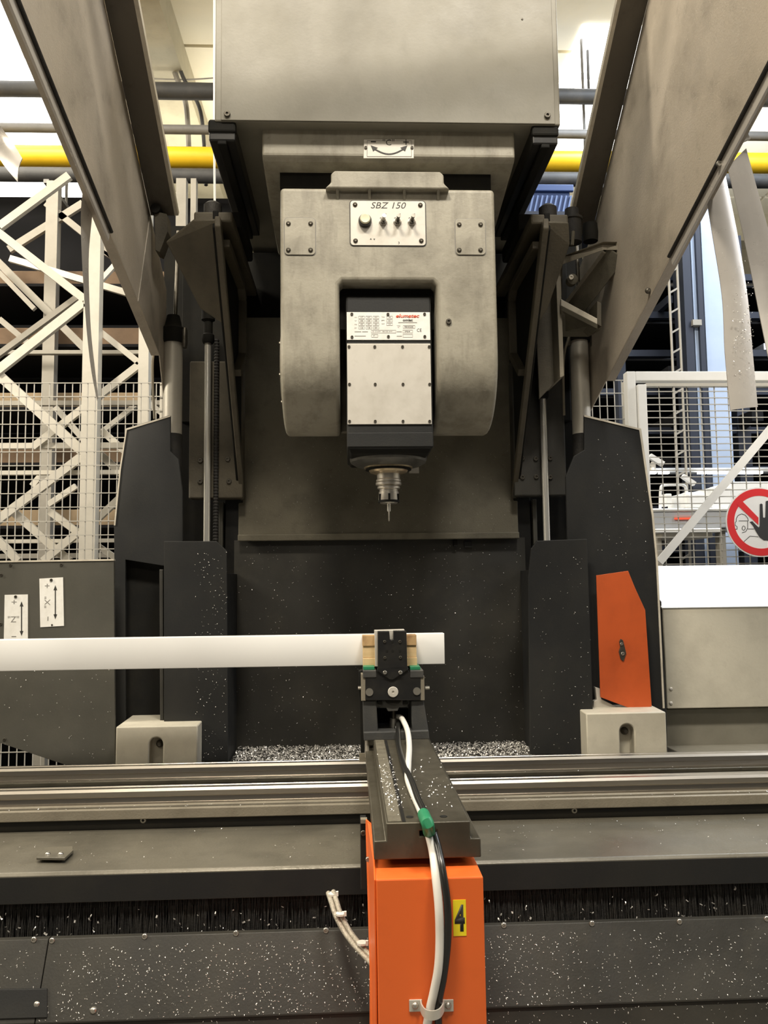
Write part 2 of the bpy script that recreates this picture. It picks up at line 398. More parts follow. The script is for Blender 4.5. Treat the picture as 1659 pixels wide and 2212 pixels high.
conduit([(463, -20, 3.6), (463, 250, 3.6), (463, 330, 3.6), (464, 455, 3.6)], .005, 'cablewhite', 'pale yellow cord hanging beside the left edge of the ram')
# luminaires hung over the far aisle
def luminaire(x, y, z, lx, label):
    t = thing('ceiling_lamp', (x, y, z), label, 'lamp', None)
    MB().box(x-lx/2, x+lx/2, y-.09, y+.09, z+.03, z+.09).build('housing', 'fencewhite', t, .01)
    MB().box(x-lx/2+.02, x+lx/2-.02, y-.075, y+.075, z, z+.03).build('diffuser', 'lamp', t)
    for s in (-1, 1): MB().tube([(x+s*lx*.4, y, z+.09), (x+s*lx*.4, y, CEIL)], .006, 6).build('suspension_wire', 'galv_d', t)
p = P(30, 150, 5.6); luminaire(p.x-.1, 5.6, p.z, 1.3, 'glowing lamp at the upper left behind the hood arm')
p = P(1300, 190, 6.9); luminaire(p.x, 6.9, p.z, .5, 'glowing lamp between the ram and the right hood arm')

# ================================================================== BACKGROUND LEFT: rack of galvanised frames
def frame_bar(parent, name, a, b, wpx, Y, dp, m):
    pa, pb = P(*a, Y), P(*b, Y); return MB().bar(pa, pb, wpx*Y/FPX, dp).build(name, m, parent)
yA, yB = 4.5, 5.5
rk = thing('storage_rack', (P(150, 1600, 5).x, 5, 0), 'tall galvanised rack of crossed braces behind the left wire fence', 'rack')
def upright(px, Y, wpx, m, top=395, dp=.07):
    a, b, c, e = RC(px-wpx/2, top, px+wpx/2, 1500, Y)
    MB().box(a, b, Y-dp/2, Y+dp/2, 0, e).build('upright', m, rk)
upright(196, yA, 34, 'galv'); upright(311, yA+.05, 22, 'galv', 380); upright(104, yB, 26, 'galv_d'); upright(-130, yA, 34, 'galv'); upright(388, yB, 22, 'galv_d', 390); upright(-90, yB, 26, 'galv_d'); upright(415, yB+.4, 12, 'galv_d', 390)
for a, b, wd, Y, m in (((0, 490), (150, 380), 17, yA, 'galv'), ((-10, 497), (184, 648), 17, yA, 'galv'), ((181, 655), (-10, 806), 19, yA-.02, 'galv'),
        ((170, 641), (-10, 772), 12, yA+.1, 'galv_d'), ((-10, 803), (180, 977), 20, yA, 'galv'), ((218, 718), (302, 785), 13, yA+.06, 'galv'),
        ((302, 788), (72, 966), 15, yA+.06, 'galv'), ((178, 986), (-10, 1128), 18, yA, 'galv'), ((32, 1108), (150, 1212), 16, yA+.05, 'galv'),
        ((108, 1105), (175, 1155), 14, yA+.08, 'galv'), ((172, 1148), (94, 1212), 16, yA, 'galv'), ((22, 559), (284, 636), 14, yB-.1, 'galv'),
        ((-10, 560), (190, 760), 16, yB-.05, 'galv_d'), ((100, 440), (350, 640), 14, yB, 'galv_d'), ((20, 540), (180, 440), 16, yB, 'galv_d'),
        ((215, 610), (260, 560), 10, yB-.1, 'galv'), ((112, 1000), (70, 1050), 12, yB, 'galv'), ((215, 980), (270, 1030), 16, yA+.2, 'galv_d'),
        ((220, 930), (275, 980), 14, yA+.2, 'galv'), ((305, 860), (360, 900), 12, yA+.1, 'galv'), ((260, 1075), (212, 1120), 14, yA+.1, 'galv'),
        ((60, 740), (0, 690), 12, yB, 'galv_d'), ((165, 1050), (105, 1090), 12, yB-.2, 'galv'), ((-10, 580), (75, 668), 10, yB-.15, 'galv_d'), ((212, 1180), (260, 1212), 12, yA+.1, 'galv'),
        ((215, 540), (345, 620), 8, yB, 'galv_d'), ((300, 870), (212, 940), 10, yB-.3, 'galv'), ((-10, 1160), (40, 1212), 16, yA, 'galv'), ((120, 880), (190, 960), 12, yB-.4, 'galv')):
    frame_bar(rk, 'brace', a, b, wd, Y, .03, m)
for py, Y, m, t_ in ((1020, yA+.04, 'galv', 9), (962, yA+.08, 'galv', 12), (870, yB-.4, 'galv_d', 10), (760, yB-.2, 'galv_d', 8), (1168, yA+.05, 'galv', 8), (1200, yB-.3, 'galv_d', 10)):
    z = P(150, py, Y).z; MB().box(P(-150, py, Y).x, P(395, py, Y).x, Y, Y+.04, z-t_*Y/FPX/2, z+t_*Y/FPX/2).build('shelf_beam', m, rk)
bx0, bx1 = P(-150, 800, yB+.3).x, P(410, 800, yB+.3).x
for k, (py, m) in enumerate(((640, 'board'), (765, 'board'), (895, 'board_l'), (1010, 'board'), (1140, 'board_l'), (1300, 'board'), (1440, 'board_l'), (1560, 'board'))):
    z = P(150, py, yB+.3).z
    MB().box(bx0, bx1, yB+.05, yB+.9, z-.02, z).build('shelf', 'dark', rk)
    names = ('topmost', 'second highest', 'third highest', 'fourth highest', 'fifth highest', 'third lowest', 'second lowest', 'lowest')
    tag(MB().box(bx0+.1, bx1-.1-.07*k, yB+.1, yB+.55, z, z+.11+.02*(k % 2)).build('board_stack', m, bevel=.004), 'long brown board on the %s shelf of the galvanised rack' % names[k], 'board', 'boards on the galvanised rack')
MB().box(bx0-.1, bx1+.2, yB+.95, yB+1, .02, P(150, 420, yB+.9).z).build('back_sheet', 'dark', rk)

# wire fence (left) and its wires
def wires(x0, x1, z0, z1, Y, cx, cz, r=.002):
    b = MB(); n = int(round((x1-x0)/cx)); k = int(round((z1-z0)/cz))
    for i in range(n+1): x = x0+(x1-x0)*i/n; b.box(x-r, x+r, Y-r, Y+r, z0, z1)
    for j in range(k+1): z = z0+(z1-z0)*j/k; b.box(x0, x1, Y-3*r, Y-r, z-r, z+r)
    return b
def fence(name, x0, x1, z0, z1, Y, cx, cz, label):
    t = thing(name, ((x0+x1)/2, Y, 0), label, 'fence')
    g = wires(x0, x1, z0, z1, Y, cx, cz).build('wire_mesh', 'wire', t); g['kind'] = 'stuff'
    for x in (x0, x1): MB().box(x-.02, x+.02, Y+.004, Y+.044, 0, z1).build('post', 'galv', t, .003)
    return t
yF = 3.7
a, b, c, e = RC(-200, 828, 352, 1215, yF)
fence('wire_fence', a, b, .35, e, yF, 16.2*yF/FPX, 30*yF/FPX, 'fine galvanised wire fence in front of the braced rack')

# ================================================================== BACKGROUND RIGHT
a, b, c, e = RC(1268, 822, 1366, 1215, yF)
fence('wire_fence', a, b, .35, e, yF, 16.2*yF/FPX, 29*yF/FPX, 'short wire fence piece left of the white gate post')
yG = 3.5
t = thing('fence_gate', (P(1500, 1200, yG).x, yG, 0), 'white framed wire gate carrying the round prohibition sign', 'gate')
xa = P(1372, 1000, yG).x; xb = xa+1.25; zt = P(1500, 802, yG).z; zl = P(1500, 832, yG).z
a, b, c, e = RC(1362, 802, 1381, 1225, yG); MB().box(a, b, yG, yG+.05, 0, e).build('gate_post', 'fencewhite', t, .003)
MB().box(xb, xb+.05, yG, yG+.05, 0, zt).build('gate_post', 'fencewhite', t, .003)
MB().box(b, xb, yG, yG+.05, zt-.042, zt).build('top_rail', 'fencewhite', t, .003)
a2, b2, _, _ = RC(1382, 832, 1401, 1225, yG)
MB().box(a2, b2, yG-.02, yG+.02, .3, zl).build('door_stile', 'fencewhite', t, .003)
MB().box(b2, xb-.01, yG-.015, yG+.015, zl-.008, zl+.006).build('door_rail', 'galv', t)
MB().bar(P(1424, 1214, yG-.03), P(1700, 884, yG-.03), .034, .012).build('diagonal_brace', 'fencewhite', t)
g = wires(b2, xb, .6, zl, yG, 31*yG/FPX, 14.7*yG/FPX).build('wire_mesh', 'wire', t); g['kind'] = 'stuff'
# round sign: hand in a red ring
yS = yG-.05; sc_ = P(1641, 1128, yS); rs_ = 77*yS/FPX
t = thing('prohibition_sign', sc_-Vector((0, 0, rs_)), 'round red and white keep-out sign with black raised hand on the gate', 'sign')
def dpx(x, y): return P(x, y, yS-.004)
MB().lathe([(rs_, 0), (rs_, .004)], sc_, 'y', 64).build('sign_disc', 'signwhite', t)
def ring(r1, r0_, Y, n=64):
    b_ = MB(); vs = []
    for r in (r1, r0_):
        for dy in (0, .0012):
            for k in range(n):
                an = 2*math.pi*k/n; vs.append((sc_.x+r*math.cos(an), Y-dy, sc_.z+r*math.sin(an)))
    fs = []
    for k in range(n):
        q = (k+1) % n; o0, o1, i0, i1 = 0, n, 2*n, 3*n
        fs += [(o1+k, o1+q, i1+q, i1+k), (o0+k, o1+k, o1+q, o0+q)[::-1], (i0+k, i0+q, i1+q, i1+k)]
    return b_.add(vs, fs)
ring(rs_*.965, rs_*.76, yS-.004).build('red_ring', 'signred', t)
def spx(x, y): return P(1400+x*259/1659, 980+y*250/1601, yS-.0045)
MB().prism([spx(1225, 705), spx(1285, 640), spx(1525, 885), spx(1525, 985)], (0, -.0012, 0)).build('red_bar', 'signred', t)
hand = [(1405, 945), (1440, 935), (1490, 985), (1530, 1022), (1542, 1000), (1545, 700), (1563, 690), (1582, 700), (1590, 880), (1605, 888), (1620, 880), (1627, 660), (1650, 650), (1675, 660), (1680, 870), (1695, 875), (1708, 865), (1712, 690), (1735, 680), (1757, 690), (1762, 880), (1778, 885), (1790, 880), (1800, 760), (1820, 750), (1838, 762), (1840, 1080), (1800, 1160), (1720, 1205), (1600, 1200), (1545, 1160), (1500, 1090), (1450, 1000)]
MB().prism([spx(*q) for q in hand], (0, -.0012, 0)).build('hand_symbol', 'signblack', t)
def line(pts, wd=.0022):
    b_ = MB(); q = [spx(*p_) for p_ in pts]
    for i in range(len(q)-1): b_.bar(q[i], q[i+1], wd, .001)
    return b_
line([(1195, 1045), (1232, 1045), (1232, 1010), (1205, 990), (1205, 950), (1220, 940), (1220, 900), (1245, 855), (1295, 832), (1345, 850), (1378, 890), (1388, 930), (1255, 930)]).build('face_outline', 'signblack', t)
line([(1378, 935), (1378, 1030), (1350, 1080), (1300, 1095)]).build('jaw_outline', 'signblack', t)
line([(1318, 1225), (1410, 1140), (1525, 1150)]).build('shoulder_line', 'signblack', t)
line([(1378, 1042), (1470, 1042)]).build('neck_line', 'signblack', t)
line([(1300, 1030), (1310, 1005), (1325, 1000), (1340, 1010), (1345, 1040), (1325, 1062), (1305, 1050), (1300, 1030)]).build('ear_outline', 'signblack', t)
# pale blue column with dark cable guides, ladder and the dark profile store
yC = 5.6
t = thing('blue_column', (P(1530, 1200, yC).x, yC, 0), 'tall pale blue steel column with dark tracks behind the gate', 'column')
for x0, x1, m in ((1524, 1570, 'bluecol'), (1500, 1514, 'bluecol')):
    a, b, c, e = RC(x0, 300, x1, 1100, yC); MB().box(a, b, yC, yC+.16, 0, 4.6).build('column_face', m, t)
for x0, x1 in ((1483, 1500), (1514, 1524)):
    a, b, c, e = RC(x0, 300, x1, 1100, yC-.05)
    k = MB().box(a, b, yC-.03, yC+.15, 0, 4.6).build('cable_track', 'bluedark', t)
a, b, c, e = RC(1497, 690, 1516, 702, yC-.06); MB().box(a, b, yC-.06, yC, c, e).build('bracket', 'galv_d', t)
t = thing('access_ladder', (P(1462, 1100, 5.3).x, 5.3, 0), 'narrow grey ladder standing left of the blue column', 'ladder')
for px in (1449, 1468):
    x = P(px, 700, 5.3).x; MB().tube([(x, 5.3, 0), (x, 5.3, 4.2)], .009, 8).build('rail', 'galv_d', t)
for k in range(26):
    z = .6+.14*k; MB().bar((P(1449, 700, 5.3).x, 5.3, z), (P(1468, 700, 5.3).x, 5.3, z+.035), .012, .012).build('rung', 'galv_d', t)
t = thing('profile_store', (3.2, 7.4, 0), 'dark cantilever store of long profiles behind the ladder', 'rack')
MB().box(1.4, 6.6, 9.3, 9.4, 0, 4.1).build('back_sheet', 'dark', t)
for x in (1.7, 3.0, 4.3, 5.6):
    for yy in (6.0, 9.2): MB().box(x-.05, x+.05, yy-.05, yy+.05, 0, 4.1).build('upright', 'bluedark', t)
levels = [.5+.3*k for k in range(12)]
for z in levels:
    for yy in (6.0, 9.2): MB().box(1.6, 5.8, yy-.03, yy+.03, z-.05, z).build('shelf_beam', 'bluedark', t)
    MB().box(1.6, 5.8, 6.2, 9.1, z-.02, z-.005).build('shelf', 'dark', t)
order = ['leftmost', 'second from left', 'third from left', 'fourth from left', 'fifth from left', 'sixth from left', 'seventh from left', 'eighth from left', 'ninth from left', 'tenth from left']
words = ['bottom', 'second', 'third', 'fourth', 'fifth', 'sixth', 'seventh', 'eighth', 'ninth', 'tenth', 'eleventh', 'top']
for li, z in enumerate(levels):
    x = 1.72; nb = 0
    while x < 3.3:
        wd = random.uniform(.03, .09); h = random.uniform(.03, .11); y0 = random.uniform(5.7, 6.6)
        o = MB().box(x, x+wd, y0, 9.0, z, z+h).build('profile_bar', random.choice(['dark', 'dark', 'bluedark', 'profile', 'galv_d']))
        tag(o, 'metal profile on the %s shelf of the dark store, %s' % (words[li], order[nb]), 'profile', 'profiles on the %s shelf of the dark store' % words[li])
        x += wd+random.uniform(.12, .38); nb += 1
# blue crate under the yellow pipe, right of the ram
t = thing('blue_crate', P(1190, 470, 5.5), 'blue ribbed crate high up just right of the ram', 'crate')
a, b, c, e = RC(1140, 402, 1232, 470, 5.6)
MB().box(a, b, 5.6, 6.0, c, e).build('body', 'blue', t, .01)
MB().box(a-.02, b+.02, 5.57, 5.6, e-.05, e).build('rim', 'blue', t, .006)
for k in range(9):
    x = a+(b-a)*(k+.5)/9; MB().bar((x-.012, 5.59, c+.02), (x+.02, 5.59, e-.08), .012, .02).build('rib', 'blue_l', t)
MB().box(a-.3, b+.5, 5.5, 6.05, c-.06, c).build('support_shelf', 'bluedark', t)
MB().box(b+.3, b+.36, 5.6, 5.7, 0, c).build('support_leg', 'bluedark', t)
MB().box(a-.3, a-.24, 5.6, 5.7, 0, c).build('support_leg', 'bluedark', t)

# white and grey machine behind the gate
yW = 4.7
t = thing('saw_station', (P(1540, 1150, yW).x, yW, 0), 'white and grey workstation with tube handle and red number display behind the gate', 'machine')
def wpart(name, x0, y0, x1, y1, m, dy=0., d=.3, bv=.006):
    a, b, c, e = RC(x0, y0, x1, y1, yW+dy); return MB().box(a, b, yW+dy, yW+dy+d, c, e).build(name, m, t, bv)
wpart('body', 1412, 1104, 1700, 1140, 'grey_m', 0, .5)
wpart('top_plate', 1408, 1097, 1700, 1104, 'fencewhite', -.01, .52)
wpart('lower_tray', 1416, 1141, 1560, 1150, 'fencewhite', -.02, .3)
wpart('lower_tray', 1430, 1150, 1540, 1162, 'galv', .02, .3)
wpart('hood_box', 1482, 1062, 1527, 1097, 'fencewhite', .02, .3, .02)
wpart('cabinet', 1538, 1052, 1580, 1097, 'fencewhite', .02, .3)
wpart('cabinet', 1580, 1040, 1700, 1097, 'fencewhite', .05, .3)
wpart('motor', 1438, 1066, 1452, 1092, 'fencewhite', .1, .1)
wpart('cross_beam', 1405, 1010, 1700, 1020, 'grey_m', .6, .1)
wpart('leg', 1425, 1162, 1436, 1450, 'galv_d', .05, .06); wpart('leg', 1560, 1140, 1575, 1450, 'galv_d', .05, .06); wpart('leg', 1690, 1140, 1700, 1450, 'galv_d', .05, .06)
wpart('number_display', 1458, 1115, 1495, 1122, 'red_led', -.012, .012, 0)
MB().tube(smoothpath([P(1426, 1098, yW+.05), P(1427, 1060, yW+.05), P(1432, 1049, yW+.05), P(1455, 1047, yW+.05), P(1475, 1048, yW+.05), P(1482, 1058, yW+.05), P(1484, 1098, yW+.05)]), .009, 8).build('tube_handle', 'fencewhite', t, smooth=True)
for x0, x1 in ((1405, 1418), (1425, 1446), (1510, 1528), (1532, 1573), (1590, 1648)):
    o = wpart('tube_lamp', x0, 1018, x1, 1023, 'lamp', .55, .03, 0)
MB().bar(P(1403, 985, yW), P(1432, 1003, yW), .03, .03).build('slanted_arm', 'fencewhite', t)
MB().bar(P(1474, 1028, yW), P(1500, 1046, yW), .025, .03).build('slanted_arm', 'fencewhite', t)
MB().bar(P(1410, 1003, yW+.5), P(1410, 1015, yW+.62), .03, .03).build('slanted_arm', 'galv_d', t)

# ================================================================== MACHINE BED
X0, X1 = -1.9, 2.2
bed = thing('machine_bed', (.1, 2.3, 0), 'long grey machine bed with two polished rails across the picture', 'machine bed')
zr = E-.589                                            # top of the bed between the rails
def rail(y):
    pr = [(y+a_, zr+h_) for a_, h_ in ((-.030, 0), (-.030, .009), (-.018, .014), (-.016, .026), (-.0255, .031), (-.0255, .043), (-.019, .0495), (-.008, .050), (-.007, .0485), (.007, .0485), (.008, .050), (.019, .0495), (.0255, .043), (.0255, .031), (.016, .026), (.018, .014), (.030, .009), (.030, 0))]
    b = MB(); b.prism_yz(pr, X0, X1)
    return b.build('guide_rail', 'steel', bed, smooth=True)
rail(2.54); rail(2.266)
for y in (2.54, 2.266):
    for s in (-1, 1): MB().box(X0, X1, y+s*.036-.008, y+s*.036+.008, zr, zr+.012).build('rail_strip', 'dust_pale' if (y < 2.4 and s < 0) else 'slide', bed, .002)
MB().box(X0, X1, 2.2, 2.60, zr-.028, zr).build('bed_top', 'char', bed)
MB().box(X0, X1, 2.186, 2.2, zr-.014, zr+.012).build('front_ledge', 'dust_pale', bed, .002)
MB().box(X0, X1, 2.24, 2.62, .12, zr-.028).build('bed_beam', 'char', bed)
# sheet cover with lip
zc = E-.632
MB().box(X0, X1, 2.205, 2.225, zc-.004, zc+.020).build('upstand', 'char_dusty', bed)
MB().prism_yz([(2.205, zc), (1.915, zc-.006), (1.908, zc-.012), (1.908, zc-.072), (1.912, zc-.072), (1.912, zc-.012), (1.917, zc-.010), (2.205, zc-.004)], X0, X1).build('cover_sheet', 'dust_metal', bed, .0015)
MB().box(X0, X1, 1.9065, 1.908, zc-.0705, zc-.014).build('cover_lip', 'char', bed)
for px, py in ((310, 1771), (1240, 1750)):
    p = P(px, py, 2.204); bolt(bed, p, .008, 'boltbright')
pl = [PZ(78, 1858, zc+.002), PZ(140, 1859, zc+.002), PZ(158, 1842, zc+.002), PZ(157, 1833, zc+.002), PZ(95, 1836, zc+.002)]
tp = MB().prism(pl, (0, 0, .006)).build('joint_plate', 'dust_metal', bed, .001)
for px in (103, 131): bolt(bed, PZ(px, 1845, zc+.008), .0065, 'boltbright', 'z', dome=True)
# brush strip under the lip
br = thing('brush_strip', (.1, 1.93, E-.81), 'black bristle brush strip full of chips under the bed lip', 'brush')
MB().box(X0, X1, 1.925, 1.945, E-.722, E-.690).build('brush_holder', 'black', br)
MB().box(X0, X1, 1.955, 1.965, E-.86, E-.69).build('brush_backing', 'black', br)
vs = []; fs = []
for i in range(9000):
    x = random.uniform(-1.15, 1.35); y = random.uniform(1.922, 1.95); l = random.uniform(.085, .10); dx = random.gauss(0, .005); dy = random.gauss(0, .006); h = .0007
    i0 = len(vs); z0 = E-.705
    vs += [(x-h, y, z0), (x+h, y, z0), (x+dx+h, y+dy, z0-l), (x+dx-h, y+dy, z0-l)]; fs.append((i0, i0+1, i0+2, i0+3))
b = MB(); b.v = [Vector(v) for v in vs]; b.f = fs
o = b.build('bristles', 'rubber', br); o['kind'] = 'stuff'
# lower apron sheets
zp0 = P(830, 2006, 1.87).z; zp1 = P(830, 2183, 1.80).z
xs = [X0, P(97, 2080, 1.85).x, X1]
for i in range(2):
    MB().prism_yz([(1.87, zp0), (1.80, zp1), (1.80, zp1-.004), (1.885, zp1-.004), (1.885, zp0)], xs[i]+.001, xs[i+1]-.001).build('apron_sheet', 'char_dusty', bed, .001)
MB().prism_yz([(1.806, zp1-.005), (1.75, E-1.12), (1.75, .1), (1.80, .1), (1.83, zp1-.005)], X0, X1).build('lower_apron', 'char_dusty', bed, .001)
def apron(px, py):
    q = PZ(px, py, 0); d = q-cam_loc; n_ = Vector((0, zp0-zp1, -(1.87-1.80)))
    return cam_loc+d*((Vector((0, 1.87, zp0))-cam_loc).dot(n_)/d.dot(n_))
for px, py in ((74, 2029), (113, 2031), (313, 2022), (510, 2015), (704, 2009), (1088, 1998), (1278, 1994), (1467, 1990), (1655, 1984)): bolt(bed, apron(px, py), .0062, 'boltbright')
for px, py in ((80, 2170), (202, 2183)): bolt(bed, apron(px, py), .0075, 'boltbright', dome=True)
q0, q1, q2, q3 = [apron(*q) for q in ((-40, 2136), (103, 2134), (103, 2196), (-40, 2200))]
MB().prism([q0, q1, q2, q3], (0, -.004, 0)).build('apron_patch', 'char', bed, .001)

# chips
def rnd(a, b): return random.uniform(a, b)
def on_apron():
    x = rnd(-.85, 1.0); t_ = rnd(.12, 1)
    while random.random() > (1 if x < .5 else .5) or (x < -.62 and random.random() < .8): x = rnd(-.85, 1.0)
    return (x, 1.87-.07*t_-.0002, zp0+(zp1-zp0)*t_), (0, -1, .5)
flakes('apron_chips', 'bright aluminium chips scattered over the dark apron below the brush', 2000, on_apron, (.001, .0038))
flakes('lower_chips', 'bright aluminium chips on the lowest apron at the bottom edge', 500, lambda: ((lambda t_: (rnd(-.75, .95), 1.805-.05*t_, zp1-.006-(zp1-.006-(E-1.12))*t_))(rnd(.02, .4))[0:3], (0, -1, .4)), (.001, .0038))
flakes('brush_chips', 'bright aluminium chips caught in the lower bristles', 260, lambda: ((rnd(-.95, 1.1), 1.918, E-.705-.1*random.triangular(.1, 1, .85)), (0, -1, rnd(-.3, .3))), (.003, .009))
flakes('cover_chips', 'fine aluminium chips lying on the sheet cover of the bed', 160, lambda: ((rnd(-1.1, 1.3), rnd(1.94, 2.19), zc+.001), (0, 0, 1)), (.0015, .005))
flakes('rail_chips', 'fine aluminium chips lying along the rails', 220, lambda: ((rnd(-1.3, 1.6), random.choice([2.20, 2.27, 2.50, 2.58])+rnd(-.012, .012), zr+.014), (0, 0, 1)), (.002, .006))

# ================================================================== GANTRY (travelling column behind the bed)
XC = .108
gan = thing('gantry', (XC, 2.95, 0), 'dark travelling gantry with charcoal covers and dusty back wall behind the bed', 'gantry')
def gp(name, pix, Y, d, m, bv=.002): return MB().pprism(pix, Y, d).build(name, m, gan, bv)
zt_ = E-.585
# back wall and cross beam
a, b, c, e = RC(505, 1164, 1140, 1625, 2.95)
MB().box(a, b, 2.95, 2.97, zt_-.02, e).build('back_panel', 'char_dusty', gan)
MB().box(-.405, .622, 2.62, 2.95, zt_-.02, zt_).build('chip_tray', 'char_dusty', gan)
MB().box(-.40, .615, 2.925, 3.3, P(830, 1158, 2.925).z, E+.98).build('cross_beam', 'beige_dirty', gan, .004)
MB().box(-.62, .84, 2.98, 3.3, E+.6, E+1.25).build('shade_black_beam', 'black', gan, .004)  # coloured black to paint in the shadow above the cross beam
MB().box(-.40, .615, 2.912, 2.93, P(830, 1166, 2.915).z, P(830, 1152, 2.915).z).build('beam_lip', 'beige_dirty', gan, .003)
a, b, c, e = RC(980, 1165, 988, 1180, 2.93); MB().box(a, b, 2.93, 2.95, c, e).build('tab', 'black', gan)
a, b, c, e = RC(1004, 1170, 1020, 1182, 2.93); MB().box(a, b, 2.935, 2.95, c, e).build('tab', 'char', gan)
for s in (-1, 1):
    xi = XC+s*.515
    MB().box(min(xi, xi+s*.01), max(xi, xi+s*.01), 2.69, 2.95, zt_-.02, P(830, 1235, 2.8).z).build('inner_wall', 'char', gan, .001)
    MB().box(min(XC+s*.50, XC+s*.80), max(XC+s*.50, XC+s*.80), 3.0, 3.3, .1, E+1.36).build('column', 'black', gan)  # raised and widened so its black fills the shaded gap beside the gusset
    MB().box(min(XC+s*.50, XC+s*.56), max(XC+s*.50, XC+s*.56), 2.955, 3.0, .6, E+.35).build('slideway', 'blackgloss', gan, .003)
    MB().box(min(XC+s*.565, XC+s*.58), max(XC+s*.565, XC+s*.58), 2.94, 3.0, .6, E+.30).build('scale_strip', 'char_grey', gan, .002)
    # carriage plate with screws
    MB().box(min(XC+s*.485, XC+s*.675), max(XC+s*.485, XC+s*.675), 2.87, 2.93, E+.305, E+.80).build('carriage_plate', 'brown' if s < 0 else 'char_dusty', gan, .005)
    for px, py in ((433, 995), (492, 992), (433, 1040), (495, 1040)) if s < 0 else ((1128, 990), (1157, 991), (1188, 990), (1128, 1031), (1158, 1030), (1188, 1031)):
        bolt(gan, P(px, py, 2.87), .009, 'bolt')
    # gusset: web plate, sloping front flange, pocket rib
    xw = XC+s*.491
    MB().prism_yz([(2.35, E+1.06), (2.914, E+.308), (2.98, E+.22), (3.08, E+.22), (3.08, E+1.115), (2.35, E+1.115)], min(xw, xw+s*.018), max(xw, xw+s*.018)).build('gusset_web', 'black', gan, .003)  # web coloured black for the shade inside the gusset
    wt = .652 if s < 0 else .575
    fl = [(XC+s*.482, 2.345, E+1.06), (XC+s*.482, 2.91, E+.306)]
    fo = [(XC+s*.50, 2.91, E+.306), (XC+s*.50, 2.53, E+.822), (XC+s*(.571 if s < 0 else .53), 2.497, E+.864), (XC+s*wt, 2.378, E+1.028), (XC+s*.565, 2.35, E+1.085), (XC+s*.482, 2.345, E+1.085)]
    MB().prism(fl+fo, (0, .018, .012)).build('gusset_flange', 'brown', gan, .004)
    MB().prism_yz([(2.333, E+1.09), (2.912, E+.318), (2.912, E+.30), (2.333, E+1.058)], XC+s*.4825 if s > 0 else XC-.500, XC+.500 if s > 0 else XC-.4825).build('gusset_edge', 'brown', gan, .003)
    pk = MB(); xr = XC+s*.478
    pts = [(2.40, E+1.035), (2.76, E+1.035), (2.80, E+1.0), (2.80, E+.80), (2.66, E+.70)]
    for i in range(len(pts)-1): pk.bar((xr, *pts[i]), (xr, *pts[i+1]), .024, .028, Vector((1, 0, 0)))
    pk.build('gusset_rib', 'brown', gan, .003)
    MB().box(min(XC+s*.45, XC+s*.565), max(XC+s*.45, XC+s*.565), 2.352, 3.1, E+1.08, E+1.112).build('carriage_table', 'brown', gan, .006)
    MB().box(min(XC+s*.435, XC+s*.515), max(XC+s*.435, XC+s*.515), 2.46, 2.74, E+1.112, E+1.165).build('linear_carriage', 'black', gan, .008)
    MB().lathe([(.02, 0), (.028, .01), (.028, .05), (.016, .06)], (XC+s*.52, 2.42, E+1.112), 'z', 16).build('grease_cap', 'rubber', gan, smooth=True)
# left covers
cov = gp('side_cover', [(250, 1652), (246, 1130), (258, 1010), (272, 925), (368, 896), (368, 975), (386, 992), (394, 1060), (396, 1652)], 2.75, .012, 'char')
MB().box(P(248, 1300, 2.75).x, P(248, 1300, 2.75).x+.006, 2.762, 3.2, .5, E+.15).build('outer_wall', 'char', gan)
cut = MB().pprism([(262, 1208), (349, 1222), (352, 1640), (262, 1640)], 2.70, .2); carve(cov, cut); add_bevel(cov, .001, 1)
gp('cover_recess', [(255, 1200), (360, 1210), (362, 1645), (255, 1645)], 2.80, .01, 'black')
gp('cover_edge_strip', [(246, 1135), (258, 1012), (272, 926), (368, 897), (368, 900), (274, 929), (261, 1014), (249, 1135)], 2.748, .004, 'edge', 0)
gp('slide_guard', [(354, 1645), (354, 1169), (468, 1169), (490, 1190), (493, 1645)], 2.68, .012, 'char')
gp('guard_edge', [(344, 1230), (352, 1230), (354, 1645), (346, 1645)], 2.70, .02, 'char_dusty')
# right covers
cov = gp('side_cover', [(1240, 1635), (1222, 1030), (1240, 985), (1262, 972), (1262, 896), (1385, 926), (1412, 1112), (1420, 1210), (1440, 1520), (1442, 1635)], 2.75, .012, 'char')
gp('cover_edge_strip', [(1262, 896), (1385, 926), (1412, 1112), (1421, 1210), (1436, 1530), (1432, 1530), (1417, 1210), (1408, 1114), (1381, 929), (1262, 900)], 2.747, .004, 'edge', 0)
gp('slide_guard', [(1145, 1630), (1141, 1250), (1147, 1186), (1160, 1168), (1268, 1164), (1284, 1630)], 2.68, .012, 'char')
# orange flap with brackets
of = gp('orange_flap', [(1288, 1243), (1357, 1233), (1372, 1270), (1394, 1318), (1408, 1526), (1370, 1533), (1334, 1520), (1297, 1506)], 2.70, .004, 'orange_d', .001)
gp('flap_fastener', [(1338, 1386), (1341, 1380), (1346, 1383), (1349, 1394), (1353, 1411), (1347, 1429), (1341, 1424), (1337, 1408), (1340, 1398)], 2.696, .005, 'bolt', .001)
bolt(gan, P(1342.5, 1391, 2.696), .005, 'boltbright'); bolt(gan, P(1345, 1412, 2.696), .006, 'boltbright')
gp('flap_bracket', [(1286, 1484), (1297, 1488), (1299, 1510), (1342, 1532), (1344, 1542), (1281, 1540), (1283, 1514), (1289, 1512)], 2.715, .02, 'plate')
gp('flap_bracket', [(1398, 1524), (1412, 1526), (1412, 1542), (1398, 1542)], 2.715, .02, 'plate')
